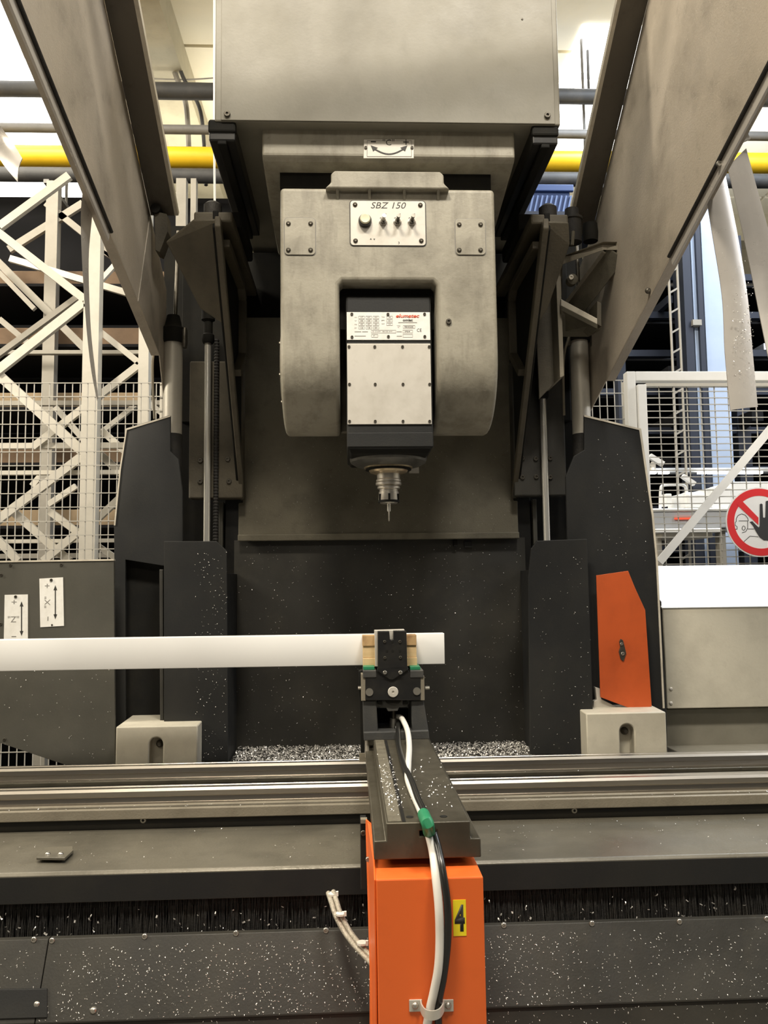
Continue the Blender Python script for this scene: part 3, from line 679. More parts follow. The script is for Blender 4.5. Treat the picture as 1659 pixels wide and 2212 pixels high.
# wiper housings riding the rear rail
for s, fx0, fx1, fy0a, fy0b, yb, sx0, sx1, sy in ((-1, 250, 427, 1569, 1568, 1648, 322, 352, 1593), (1, 1268, 1441, 1545, 1534, 1630, 1340, 1372, 1564)):
    Y = 2.61
    x0 = P(fx0, 1600, Y).x; x1 = P(fx1, 1600, Y).x; zt = P((fx0+fx1)/2, (fy0a+fy0b)/2, Y).z; zb = zr+.01
    b_ = MB().prism_yz([(Y, zt), (Y, zb), (Y+.19, zb), (Y+.19, zt+.006)], x0, x1)
    o = b_.build('wiper_housing', 'beige_light', gan)
    xs0 = P(sx0, 1620, Y).x; xs1 = P(sx1, 1620, Y).x; zs = P((sx0+sx1)/2, sy, Y).z; r = (xs1-xs0)/2
    arch = [((xs0+xs1)/2+r*math.cos(R(k)), zs-r+r*math.sin(R(k))) for k in range(0, 181, 15)]+[(xs0, zb-.02), (xs1, zb-.02)]
    carve(o, MB().prism([(x, Y-.05, z) for x, z in arch], (0, .09, 0))); add_bevel(o, .004, 2)
    bolt(gan, Vector(((xs0+xs1)/2+.004, Y+.038, zs-r-.004)), .0125, 'bolt', dome=True, h=.016)
# dark end panel at the left with two axis plates
gp('end_panel', [(-260, 1218), (246, 1210), (248, 1652), (140, 1652), (0, 1605), (-260, 1520)], 2.67, .012, 'char_grey', .001)
gp('panel_edge', [(-260, 1215.5), (246, 1207.5), (246, 1211), (-260, 1219)], 2.667, .016, 'edge', 0)
for px, py in ((23, 1221), (133, 1220), (3, 1242), (2, 1348), (10, 1597)): bolt(gan, P(px, py, 2.67), .005, 'bolt')
def arrow_v(pl, x, y0, y1, Y, wd=5, hd=8, hl=22, m='ink'):
    MB().pprism([(x-wd/4, y0+hl*.4), (x+wd/4, y0+hl*.4), (x+wd/4, y1-hl*.4), (x-wd/4, y1-hl*.4)], Y-.0004, .0004).build('arrow', m, pl)
    MB().pprism([(x, y0), (x+hd/2, y0+hl/2), (x-hd/2, y0+hl/2)], Y-.0004, .0004).build('arrow_head', m, pl)
    MB().pprism([(x, y1), (x+hd/2, y1-hl/2), (x-hd/2, y1-hl/2)], Y-.0004, .0004).build('arrow_head', m, pl)
YP = 2.668
pl = gp('axis_plate', [(10, 1285), (60, 1284), (60, 1395), (8, 1396)], YP, .002, 'platewhite', 0)
text('"Z"', 17, 1331, 41, 1344, YP, 'greyink', pl); text('+', 25, 1296, 36, 1305, YP, 'greyink', pl); text('-', 25, 1374, 35, 1376, YP, 'greyink', pl)
arrow_v(pl, 46.5, 1299, 1374, YP); bolt(pl, P(34, 1289, YP), .0048, 'bolt')
pl = gp('axis_plate', [(85, 1250), (136, 1247), (138, 1352), (87, 1355)], YP, .002, 'platewhite', 0)
text('"X"', 96, 1289, 108, 1313, YP, 'greyink', pl, rot=R(90)); text('+', 97, 1261, 107, 1270, YP, 'greyink', pl); text('-', 102.5, 1332, 104.5, 1341, YP, 'greyink', pl, rot=R(90))
arrow_v(pl, 119.5, 1264, 1338, YP); bolt(pl, P(111, 1253, YP), .0048, 'bolt'); bolt(pl, P(112.5, 1350, YP), .003, 'bolt')
# lifting cylinders, chrome rods, corrugated hoses
for s, cx, ct, cb, rx, rt, rb, hx in ((-1, 373, 742, 985, 448, 742, 1175, 465), (1, 1254, 738, 980, 1175, 862, 1175, None)):
    Y = 2.83
    lc = thing('lift_cylinder', P(cx, cb, Y), 'pale steel lifting cylinder beside the %s gantry cover' % ('left' if s < 0 else 'right'), 'cylinder')
    z0 = P(cx, cb, Y).z; z1 = P(cx, ct, Y).z; x = P(cx, 850, Y).x; zm = P(cx, 940, Y).z
    MB().lathe([(.033, zm-z0), (.033, z1-z0)], (x, Y, z0), 'z', 28).build('barrel', 'galv', lc, smooth=True)
    MB().lathe([(.028, -.05), (.034, -.04), (.034, zm-z0+.002), (.028, zm-z0+.008)], (x, Y, z0), 'z', 28).build('end_cap', 'rubber', lc, smooth=True)
    MB().lathe([(.040, 0), (.044, .006), (.044, .05), (.03, .062), (.022, .10)], (x, Y, z1), 'z', 28).build('head_cap', 'black', lc, smooth=True)
    for q in (-1, 1): MB().lathe([(.008, -.012), (.01, 0), (.01, .05), (.006, .06)], (x+q*.044, Y-.02, z1-.01), 'z', 12).build('port_fitting', 'bolt', lc, smooth=True)
    MB().tube([(x+.006, Y, z1+.09), (x+.01, Y+.02, z1+.42)], .007, 10).build('piston_rod', 'bolt', lc, smooth=True)
    MB().tube(smoothpath([(x-.043, Y-.03, z1+.01), (x-.062, Y-.03, z1-.05), (x-.066, Y-.02, z1-.13), (x-.062, Y, z1-.27)]), .0045, 8).build('air_hose', 'dust_pale', lc, smooth=True)
    Y = 2.845
    rd = thing('guide_rod', P(rx, rb, Y), 'bright chrome guide rod on the %s side of the back wall' % ('left' if s < 0 else 'right'), 'rod')
    x = P(rx, 950, Y).x; z0 = P(rx, rb, Y).z; z1 = P(rx, rt, Y).z
    MB().lathe([(.0115, 0), (.0115, z1-z0)], (x, Y, z0), 'z', 24).build('rod', 'chrome', rd, smooth=True)
    MB().lathe([(.018, 0), (.022, .006), (.022, .03), (.016, .035), (.016, .08), (.024, .085), (.024, .15)], (x, Y, z1), 'z', 20).build('coupling', 'black', rd, smooth=True)
    if hx:
        x = P(hx, 950, Y).x; pr = []; k = 0; zz = 0
        while zz < z1-z0+.02:
            pr += [(.0075, zz), (.0095, zz+.003), (.0095, zz+.006), (.0075, zz+.009)]; zz += .011
        MB().lathe(pr, (x, Y+.02, z0), 'z', 12).build('corrugated_hose', 'rubber', rd)
# small bolts seen on the right slideway
for py in (1085, 1112, 1140, 1167): bolt(gan, P(1155, py, 2.95), .005, 'brass')

# chips on the gantry
def chips_box(name, label, n, x0, x1, y0, y1, Y, size=(.0012, .004)):
    def f():
        p = P(rnd(x0, x1), rnd(y0, y1), Y); return (p.x, p.y-.0008, p.z), (0, -1, rnd(0, .4))
    return flakes(name, label, n, f, size)
chips_box('wall_chips', 'fine bright chips sticking to the dark back wall', 650, 512, 1135, 1175, 1600, 2.95)
chips_box('guard_chips', 'fine bright chips sticking to the left slide guard', 190, 420, 490, 1190, 1640, 2.68)
chips_box('guard_chips', 'fine bright chips sticking to the right slide guard', 90, 1150, 1275, 1200, 1620, 2.68)
chips_box('beam_chips', 'fine bright specks on the dusty cross beam behind the spindle', 260, 530, 1110, 960, 1150, 2.925, (.001, .0025))
chips_box('panel_chips', 'few bright chips on the grey end panel at the left edge', 70, 10, 240, 1400, 1640, 2.67)
chips_box('cover_chips', 'few bright chips on the right charcoal side cover', 60, 1290, 1400, 950, 1230, 2.75)
def pile():
    while True:
        x = rnd(-.40, .615); y = rnd(2.63, 2.945)
        if random.random() < .35+.65*(y-2.63)/.3: break
    h = max(0, (y-2.78)*.09)
    return (x, y, zt_+.001+h*rnd(.3, 1)), (rnd(-.7, .7), rnd(-.9, .3), 1)
flakes('chip_heap', 'long heap of glittering aluminium chips at the foot of the back wall', 7000, pile, (.003, .010))

# ================================================================== BEIGE DUCT BOX, right of the gantry
duct = thing('duct_cover', (1.7, 3.1, 0), 'beige sheet metal duct box with light-whitened sloping top at the right edge', 'cover')
xd = P(1437, 1420, 2.95).x; zf0 = P(1550, 1529, 2.95).z; zf1 = P(1550, 1310, 2.95).z; zb1 = P(1550, 1223, 3.3).z
MB().prism_yz([(2.95, zf0), (2.95, zf1), (3.3, zb1), (3.34, zb1), (3.34, zf0)], xd, X1+.3).build('box', 'beige_light', duct, .003)
MB().prism_yz([(2.945, zf1-.002), (3.3, zb1+.004), (3.3, zb1+.001), (2.948, zf1-.006)], xd-.005, X1+.3).build('lit_white_lid', 'fencewhite', duct)  # white paints in the strong light on the upward slope
MB().prism_yz([(2.96, zf0), (2.96, zf1+.02), (3.25, zb1), (3.3, zf0)], xd-.016, xd-.002).build('end_sheet', 'black', duct)
for py in (1488, 1519): bolt(duct, P(1449, py, 2.95), .007, 'plate', dome=True)
MB().box(P(1436, 1580, 3.0).x, X1+.3, 3.0, 3.3, .2, zf0-.01).build('base_beam', 'beige_clean', duct, .003)
MB().box(P(1436, 1580, 3.0).x, X1+.3, 2.62, 3.0, .2, zr-.02).build('base_ledge', 'beige_clean', duct, .003)

# ================================================================== RAM (upper housing)
ram = thing('ram_housing', (XC, 2.6, E+1.2), 'large beige sheet metal ram housing hanging at the top centre', 'machine housing')
YH = 2.15
xh0 = P(464, 150, YH).x; xh1 = P(1207, 150, YH).x; zh = P(836, 266, YH).z; ztop = E+2.35
MB().prism_yz([(YH, zh), (YH, ztop), (3.2, ztop), (3.2, zh)], xh0, xh1).build('housing_shell', 'beige_clean', ram, .004)
MB().box(xh0+.018, xh1-.016, YH-.003, YH, zh+.002, ztop).build('front_sheet', 'beige_clean', ram, .001)
for px, py in ((491, 247), (1182, 250)): bolt(ram, P(px, py, YH-.003), .009, 'bolt')
bolt(ram, P(1128, 41, YH-.003), .003, 'bolt')
for s in (-1, 1):
    xq = XC+s*.452
    MB().box(xq-.036, xq+.036, YH+.01, 2.78, zh-.05, zh+.012).build('slide_rail', 'blackgloss', ram, .004)
    MB().box(xq-.012, xq+.012, YH+.008, 2.78, zh-.062, zh-.05).build('rail_ridge', 'black', ram, .003)
    MB().box(xq-.038, xq+.038, YH+.004, YH+.03, zh-.028, zh+.008).build('rail_end', 'black', ram, .006)
# block carrying the C axis plate
YB = 2.19
xb0 = P(566, 318, YB).x; xb1 = P(1112, 318, YB).x; zb0 = P(838, 346, YB).z
MB().prism_yz([(YB, zb0+.012), (YB, zh+.01), (2.72, zh+.01), (2.72, zb0-.06), (2.5, zb0-.05), (YB+.014, zb0)], xb0, xb1).build('axis_block', 'beige', ram, .006)
ab = ram
MB().box(xb0+.045, xb1-.06, YB+.06, 2.7, zb0-.052, zb0-.005).build('recess_shade_box', 'black', ram)  # solid black box standing for the shade in the hollow block
MB().lathe([(.25, 0), (.26, .01), (.26, .07)], (XC, 2.5, P(838, 404, 2.2).z-.01), 'z', 48).build('turntable', 'black', ram, smooth=True)
YQ = YB-.003
pl = MB().pprism([(786, 301), (895, 301), (894, 342), (785, 342)], YQ, .004).build('axis_plate', 'plate', ram, .001)
fr = MB()
for q in (((793, 304), (889, 304)), ((889, 304), (889, 338)), ((889, 338), (793, 338)), ((793, 338), (793, 304))): fr.bar(P(*q[0], YQ-.0004), P(*q[1], YQ-.0004), .0012, .0006)
fr.build('border_line', 'greyink', pl)
text('"C"', 827, 301, 852, 314, YQ, 'ink', pl); text('-', 801, 305, 812, 307.5, YQ, 'ink', pl); text('+', 871, 301, 883, 313, YQ, 'ink', pl)
arc = [(806+69*t/12, 320+13*math.sin(math.pi*t/12)) for t in range(13)]
ar = MB()
for i in range(12): ar.bar(P(*arc[i], YQ-.0004), P(*arc[i+1], YQ-.0004), .0042, .0006)
ar.build('arrow', 'ink', pl)
MB().pprism([(801, 314), (816, 319), (806, 327)], YQ-.0008, .0008).build('arrow_head', 'ink', pl); MB().pprism([(880, 314), (865, 319), (875, 327)], YQ-.0008, .0008).build('arrow_head', 'ink', pl)
for px in (790, 890): bolt(pl, P(px, 319, YQ), .0045, 'bolt')

# ================================================================== MILLING HEAD (fork)
hd = thing('milling_head', (XC, 2.4, E+.44), 'beige forked milling head with switch panel hanging from the ram', 'machine head')
YF = 2.2; cy, cz, cr = 2.4, E+.642, .2
xy0 = P(605, 600, YF).x; xy1 = P(1073, 600, YF).x; zyt = P(838, 406, YF).z
pr = [(YF, zyt-.03), (YF+.02, zyt)]
prof = [(YF, zyt)]+[(2.6, zyt)]+[(cy+cr*math.cos(R(a_)), cz-cr*math.sin(R(a_))) for a_ in range(0, 181, 10)]
fk = MB().prism_yz(prof, xy0, xy1).build('fork_body', 'beige', hd)
xs0 = P(734, 780, YF).x; xs1 = P(945, 780, YF).x; zs = P(840, 607, YF).z
cutz = [(xs0, E+.2), (xs1, E+.2), (xs1, zs-.01), (xs1-.01, zs), (xs0+.01, zs), (xs0, zs-.01)]
carve(fk, MB().prism([(x, YF-.1, z) for x, z in cutz], (0, .38, 0)))
add_bevel(fk, .012, 4, 50)
MB().prism([(x, YF+.04, z) for x, z in rrect(xs0-.01, xs1+.01, cz-.1, zs+.01, .01)], (0, .3, 0)) if False else None
MB().box(xs0+.002, xs1-.002, YF+.06, YF+.07, zs-.12, zs-.001).build('slot_back', 'black', hd)
# pivot discs at both sides
for s in (-1, 1):
    xq = xy0 if s < 0 else xy1
    MB().lathe([(.135, 0), (.135, s*.006), (.12, s*.008)], (xq, cy, cz), 'x', 40).build('pivot_cover', 'beige', hd, smooth=True)
    for k in range(8):
        an = R(22.5+45*k); q = Vector((xq+s*.004, cy+.12*math.cos(an), cz+.12*math.sin(an)))
        MB().lathe([(.007, 0), (.007, s*.006)], q, 'x', 8).build('bolt', 'bolt', hd)
for k in range(2): MB().lathe([(.012, 0), (.012, .006)], (xy1, YF+.07, P(1070, 500+28*k, YF).z), 'x', 12).build('plug', 'beige', hd)
# mounting flange with ribs
xf0 = P(706, 395, YF).x; xf1 = P(966, 395, YF).x; zf = P(836, 378, YF).z
fo = [(xf0-.004, zyt-.012), (xf0+.012, zyt+.004), (xf0+.012, zf-.01), (xf0+.022, zf), (xf1-.022, zf), (xf1-.012, zf-.01), (xf1-.012, zyt+.004), (xf1+.004, zyt-.012)]
MB().prism([(x, YF-.022, z) for x, z in fo], (0, .1, 0)).build('mounting_flange', 'beige', hd, .004)
for px in (729, 798, 873, 946):
    x = P(px, 410, YF).x; MB().prism_yz([(YF-.018, zyt-.010), (YF, zyt-.036), (YF+.01, zyt-.010)], x-.004, x+.004).build('rib', 'beige', hd, .001)
# switch panel
YS = YF-.003
a, b, c, e = RC(757, 434, 919, 530, YS)
sp_ = MB().prism([(x, YS, z) for x, z in rrect(a, b, c, e, .009)], (0, .004, 0)).build('switch_panel', 'plate', hd, .0008)
MB().prism([(x, YS+.002, z) for x, z in rrect(a-.0025, b+.0025, c-.0025, e+.0025, .011)], (0, .002, 0)).build('panel_gasket', 'ink', hd)
text('SBZ 150', 801, 437, 877, 450.5, YS, 'ink', sp_, shear=.25)
for px, py in ((767, 442), (908, 443), (768, 520), (910, 520)): bolt(sp_, P(px, py, YS), .0068, 'bolt', dome=True)
q = P(788.5, 478, YS)
MB().lathe([(.0185, 0), (.0185, .008), (.016, .014), (.0145, .014)], q, 'y', 28).build('button_ring', 'blackgloss', sp_, smooth=True)
MB().lathe([(.0145, .004), (.0145, .017), (.012, .0195), (.004, .0185)], q, 'y', 28).build('push_button', 'button', sp_, smooth=True)
for px, m in ((827.5, 'boltbright'), (858.5, 'bolt'), (889.5, 'bolt')):
    q = P(px, 480, YS)
    MB().lathe([(.0115, 0), (.0115, .005), (.009, .006)], q, 'y', 6).build('switch_nut', 'toolsteel', sp_)
    MB().lathe([(.0075, 0), (.0075, .012)], q, 'y', 14).build('switch_collar', 'bolt', sp_, smooth=True)
    MB().tube([q+Vector((0, -.01, 0)), q+Vector((.001, -.022, .003)), q+Vector((.002, -.032, .005))], [.0036, .0045, .0058], 12).build('toggle_lever', m, sp_, smooth=True)
    MB().pprism([(px-7.5, 471), (px-3, 469), (px-3.5, 472.5)], YS-.0004, .0004).build('position_mark', 'ink', sp_)
    text('1', px+5, 461, px+7, 466, YS, 'greyink', sp_)
for pts in ([(801, 514), (799, 517.5), (803, 517.5)], [(808.5, 519), (806.5, 515.5), (810.5, 515.5)]): MB().pprism(pts, YS-.0004, .0004).build('position_mark', 'ink', sp_)
text('3', 860, 522, 863, 527, YS, 'ink', sp_)
# blank covers either side
for x0, y0, x1, y1 in ((615, 472, 681, 551), (984, 474, 1048, 551)):
    a, b, c, e = RC(x0, y0, x1, y1, YF)
    MB().prism([(x, YF-.0008, z) for x, z in rrect(a-.0022, b+.0022, c-.0022, e+.0022, .012)], (0, .004, 0)).build('cover_gasket', 'greyink', hd)
    cp = MB().prism([(x, YF-.003, z) for x, z in rrect(a, b, c, e, .010)], (0, .006, 0)).build('blank_cover', 'beige', hd, .0008)
    for px in (x0+8, x1-10):
        for py in (y0+11, y1-11): bolt(cp, P(px, py, YF-.003), .0068, 'bolt', dome=True)
for px, py in ((969, 695),): bolt(hd, P(px, py, YF), .008, 'bolt')

# spindle motor swivelling in the fork
sm = thing('spindle_motor', (XC, 2.4, E+.3), 'charcoal spindle motor with bright cover plates inside the fork', 'motor')
YM = 2.235
a, b, c, e = RC(748, 642, 934, 968, YM)
MB().box(a, b, YM, 2.57, c, P(840, 640, YM).z).build('motor_body', 'char', sm, .006)
zch = c; zlo = P(840, 1000, 2.28).z
MB().add([(a, YM+.002, zch+.01), (b, YM+.002, zch+.01), (b, 2.56, zch+.01), (a, 2.56, zch+.01), (a+.012, YM+.03, zch-.010), (b-.012, YM+.03, zch-.010), (b-.012, 2.55, zch-.010), (a+.012, 2.55, zch-.010)],
         [(3,2,1,0),(4,5,6,7),(0,1,5,4),(1,2,6,5),(2,3,7,6),(3,0,4,7)]).build('motor_nose', 'black', sm, .004)
MB().box(a+.002, b-.002, YM-.003, YM, c+.004, P(840, 935, YM).z).build('lower_band', 'char', sm, .001)
a, b, c, e = RC(749, 675, 929, 735, YM)
npt = MB().box(a, b, YM-.003, YM+.001, c, e).build('name_plate', 'platewhite', sm, .0008)
YN = YM-.003
for px, py in ((760, 678.5), (838, 679), (917, 678.5), (760.5, 728), (839, 727), (917.5, 727)): bolt(npt, P(px, py, YN), .0042, 'bolt')
def nt_(x, y): return 740+x*210/1659, 660+y*100/790
def ntext(s, x0, y0, x1, y1, m='greyink', **k):
    p0, p1 = nt_(x0, y0), nt_(x1, y1); text(s, p0[0], p0[1], p1[0], p1[1], YN, m, npt, **k)
ntext('elumatec', 912, 145, 1310, 210, 'redink', shear=.2, bold=.03); ntext('omlat', 1028, 225, 1198, 272, 'ink', bold=.03)
ntext('TIPO', 925, 342, 985, 356); ntext('No.', 940, 368, 968, 380); ntext('CE', 1268, 395, 1348, 448, 'ink')
fr = MB()
def cell(x0, y0, x1, y1):
    cs = [P(*nt_(*q), YN-.0003) for q in ((x0, y0), (x1, y0), (x1, y1), (x0, y1))]
    for i in range(4): fr.bar(cs[i], cs[(i+1) % 4], .0006, .0005)
for r_, y in enumerate((180, 240, 300, 360)):
    for x in (275, 397, 520): cell(x, y, x+100, y+40); 
    ntext(('min', 'V', 'Hz', 'kW')[r_], 205, y+14, 243, y+30)
    for k_, x in enumerate((305, 425, 548)): ntext((('4,7', '6,0', '8,0'), ('38', '38', '38'), ('400', '400', '200'), ('12', '15', '20'))[r_][k_], x, y+10, x+42, y+30)
for r_, y in enumerate((180, 240, 300)):
    cell(752, y, 852, y+40); ntext(('Type', 'P', 'rpm')[r_], 665, y+8, 718, y+26); ntext(('4', 'S1', '2,0')[r_], 785, y+10, 820, y+30)
for q in ((490, 422, 910, 468), (1035, 340, 1235, 388), (1030, 420, 1195, 468), (1030, 493, 1195, 540), (495, 493, 602, 540)): cell(*q)
ntext('S1 3 kW   S6 3,5 kW', 512, 433, 850, 456); ntext('98040058', 1055, 352, 1205, 376, 'ink'); ntext('IP54', 1062, 433, 1150, 456, 'ink'); ntext('F', 528, 508, 545, 528)
for x0, x1, y in ((950, 1270, 290), (205, 318, 447), (335, 432, 447), (925, 1010, 447), (925, 1012, 522), (205, 398, 520)): fr.bar(P(*nt_(x0, y), YN-.0003), P(*nt_(x1, y), YN-.0003), .0014, .0005)
fr.build('table_lines', 'greyink', npt)
a, b, c, e = RC(750, 743, 931, 917, YM)
cpt = MB().box(a, b, YM-.004, YM+.001, c, e).build('cover_plate', 'plate', sm, .0008)
for py in (749, 830, 910):
    for px in (754, 809.5, 869.5, 927): bolt(cpt, P(px+(1 if py > 800 else 0), py, YM-.004), .0042, 'bolt')
# spindle nose and tool
YT = 2.40; xt = P(839.5, 1050, YT).x; k_ = YT/FPX
def zt2(py): return P(840, py, YT).z
MB().lathe([(56*k_, zt2(1010)), (72*k_, zt2(1006)), (82*k_, zt2(1000)), (84*k_, zt2(994)), (84*k_, zt2(985)), (70*k_, zt2(980))], (xt, YT, 0), 'z', 48).build('nose_flange', 'noseflange', sm, smooth=True)
MB().lathe([(30*k_, zt2(1024)), (40*k_, zt2(1021)), (44*k_, zt2(1015)), (53*k_, zt2(1012)), (53*k_, zt2(1004))], (xt, YT, 0), 'z', 48).build('nose_ring', 'brass', sm, smooth=True)
MB().lathe([(48*k_, zt2(1017)), (50*k_, zt2(1016)), (50*k_, zt2(1012))], (xt, YT, 0), 'z', 48).build('seal_ring', 'black', sm, smooth=True)
a, b, c, e = RC(884, 1003, 905, 1022, YT+.09); MB().box(a, b, YT+.09, YT+.093, c, e).build('tag_plate', 'plate', sm)
tl = thing('tool_holder', (xt, YT, zt2(1125)), 'bright steel tool holder with thin milling cutter under the spindle', 'tool')
MB().lathe([(24*k_, zt2(1043)), (27*k_, zt2(1041)), (27*k_, zt2(1037)), (25*k_, zt2(1035)), (25*k_, zt2(1020)), (29*k_, zt2(1018)), (29*k_, zt2(1016))], (xt, YT, 0), 'z', 40).build('taper_collar', 'toolsteel', tl, smooth=True)
MB().lathe([(20*k_, zt2(1063)), (20*k_, zt2(1058)), (24.5*k_, zt2(1056)), (24.5*k_, zt2(1052)), (22*k_, zt2(1050)), (28*k_, zt2(1048)), (28*k_, zt2(1043)), (22*k_, zt2(1042))], (xt, YT, 0), 'z', 40).build('grip_rings', 'toolsteel', tl, smooth=True)
MB().lathe([(17*k_, zt2(1088)), (21*k_, zt2(1085)), (22.5*k_, zt2(1080)), (21.5*k_, zt2(1063)), (19*k_, zt2(1061))], (xt, YT, 0), 'z', 40).build('collet_nut', 'toolsteel', tl, smooth=True)
MB().lathe([(23*k_, zt2(1086)), (23*k_, zt2(1081))], (xt, YT, 0), 'z', 40).build('nut_rim', 'black', tl, smooth=True)
for ang in range(0, 360, 60):
    x = xt+22.4*k_*math.sin(R(ang)); y = YT-22.4*k_*math.cos(R(ang)); MB().box(x-.003, x+.003, y-.003, y+.003, zt2(1081), zt2(1068)).build('spanner_slot', 'black', tl)
MB().lathe([(3.2*k_, zt2(1105)), (3.8*k_, zt2(1103)), (3.8*k_, zt2(1086))], (xt, YT, 0), 'z', 16).build('cutter_shank', 'chrome', tl, smooth=True)
MB().lathe([(.8*k_, zt2(1126)), (1.6*k_, zt2(1122)), (1.6*k_, zt2(1104))], (xt, YT, 0), 'z', 12).build('cutter', 'toolsteel', tl, smooth=True)

# ================================================================== RAISED HOOD
hood = thing('machine_hood', (XC, 2.75, E+.75), 'raised dusty grey machine hood with two slanting side arms', 'hood')
def hood_side(X, s, lo, up, rear):
    """s: inward direction; lo, up: (Y, Z) ends of the lower and upper edge, front to rear"""
    outline = [lo[0], lo[1]]+rear+[up[1], up[0]]
    o = MB().prism_yz(outline, min(X, X-s*.004), max(X, X-s*.004)).build('side_wall', 'hood', hood, .001)
    # inward flange along the upper edge, with a bright edge
    (ya, za), (yb, zb) = up
    dirv = Vector((0, yb-ya, zb-za)).normalized(); nrm = Vector((0, -dirv.z, dirv.y))
    if nrm.z < 0: nrm = -nrm
    pa = Vector((X, ya, za)); pb = Vector((X, yb, zb)); w_ = Vector((s*.078, 0, 0)); th = nrm*.004
    MB().prism([pa, pb, pb+w_, pa+w_], th).build('upper_flange', 'hood_dark', hood)
    MB().prism([pa+w_, pb+w_, pb+w_+Vector((s*.012, 0, 0)), pa+w_+Vector((s*.012, 0, 0))], nrm*.02).build('flange_lip', 'edge', hood)
    # lower edge: folded outward, with a rubber seal
    (ya, za), (yb, zb) = lo
    pa = Vector((X, ya, za)); pb = Vector((X, yb, zb)); dirv = (pb-pa).normalized(); nrm = Vector((0, dirv.z, -dirv.y))
    if nrm.z > 0: nrm = -nrm
    MB().prism([pa, pb, pb+Vector((-s*.03, 0, 0)), pa+Vector((-s*.03, 0, 0))], nrm*.004).build('lower_fold', 'hood', hood, .001)
    q0 = pa+Vector((s*.004, 0, 0)); q1 = pa.lerp(pb, .62)+Vector((s*.004, 0, 0))
    MB().tube([q0, q1], .005, 8).build('edge_seal', 'rubber', hood, smooth=True)
    MB().prism([pa+nrm*.004, q1-Vector((s*.004, 0, 0))+nrm*.004, q1-Vector((s*.004, 0, 0))+nrm*.030, pa+nrm*.034], (-s*.006, 0, 0)).build('curtain_strap', 'strip', hood, .001)
    return o
hood_side(-.645, 1, [(1.2, E+1.243), (2.75, E+.789)], [(1.55, E+1.911), (2.6, E+1.214)], [(2.84, E+.62), (2.84, E+1.05)])
hood_side(.872, -1, [(1.15, E+1.185), (2.66, E+.675)], [(1.6, E+2.07), (2.76, E+1.23)], [(2.88, E+.60), (2.98, E+.75), (2.98, E+1.15)])
MB().tube([(-.645, 1.62, E+1.84), (.872, 1.66, E+2.0)], .02, 12).build('cross_tube', 'hood_dark', hood, smooth=True)
o = bolt(hood, PX(1400, 628, .866), .009, 'bolt', dome=True)
# crease plates on the wall ends
for X, s in ((-.645, 1),):
    MB().prism_yz([(2.45, E+.87), (2.72, E+.79), (2.72, E+1.12), (2.58, E+1.20)] if s > 0 else [(2.5, E+.80), (2.8, E+.70), (2.86, E+1.16), (2.7, E+1.2)], min(X, X+s*.003), max(X, X+s*.003)).build('stiffener_plate', 'hood', hood, .001)
# curtain strips hanging from the lower edges
def ribbon(name, left, right, Yl, Yr, m, label, bow=.02, th=.0025):
    n = 8
    Lp = smoothpath([P(x, y, Yl+bow*math.sin(math.pi*i/(len(left)-1))) for i, (x, y) in enumerate(left)], 5)
    Rp = smoothpath([P(x, y, Yr+bow*math.sin(math.pi*i/(len(right)-1))) for i, (x, y) in enumerate(right)], 5)
    k = len(Lp); vs = []
    for i in range(k):
        a_, b_ = Lp[i], Rp[i]
        for j in range(5):
            t_ = j/4; p_ = a_.lerp(b_, t_)+Vector((0, -.008*math.sin(math.pi*t_), 0)); vs.append(p_)
    m0 = len(vs); vs += [v+Vector((0, th, 0)) for v in vs]; fs = []
    for i in range(k-1):
        for j in range(4):
            q = i*5+j; fs += [(q, q+1, q+6, q+5), (m0+q+5, m0+q+6, m0+q+1, m0+q)]
        for j in (0, 4):
            q = i*5+j; fs.append((q, q+5, m0+q+5, m0+q))
    for i in (0, k-1):
        for j in range(4): q = i*5+j; fs.append((q, q+1, m0+q+1, m0+q))
    b_ = MB(); b_.add(vs, fs)
    return tag(b_.build(name, m, smooth=True), label, 'curtain strip', 'plastic curtain strips of the hood')
ribbon('curtain_strip', [(1512, 340), (1538, 500), (1560, 640), (1566, 760), (1578, 886)], [(1560, 345), (1592, 500), (1615, 640), (1626, 760), (1637, 879)], 1.88, 1.90, 'strip', 'long scuffed curtain strip hanging over the white gate rail at the right')
ribbon('curtain_strip', [(1572, 360), (1600, 480), (1625, 600), (1645, 700), (1672, 830)], [(1612, 320), (1650, 460), (1690, 600), (1720, 700), (1750, 830)], 1.93, 1.92, 'strip', 'curtain strip running off the right picture edge')
ribbon('curtain_strip', [(186, 366), (175, 450), (177, 560), (186, 700), (197, 800), (210, 866)], [(203, 400), (199, 460), (191, 560), (195, 700), (205, 800), (212, 862)], 2.02, 2.08, 'strip', 'narrow curved curtain strip seen edge on below the left hood arm')
ribbon('curtain_strip', [(-40, 230), (-25, 290), (0, 345), (38, 393)], [(-10, 255), (10, 285), (30, 312), (48, 342)], 1.72, 1.72, 'strip', 'short torn scuffed strip at the left edge in front of the yellow pipe')
# torn crumpled end where the right strips are riveted
tag(MB().prism([P(1540, 352, 1.9), P(1578, 318, 1.9), (P(1622, 300, 1.9)), P(1608, 270, 1.9), P(1640, 215, 1.85), P(1672, 200, 1.84), P(1672, 130, 1.8), P(1600, 262, 1.88), P(1562, 325, 1.9)], (.004, .012, .004)).build('torn_seal', 'strip', bevel=.002), 'crumpled torn seal strip along the right hood arm edge', 'seal')
bolt(hood, PX(1553, 354, .868), .007, 'boltbright')
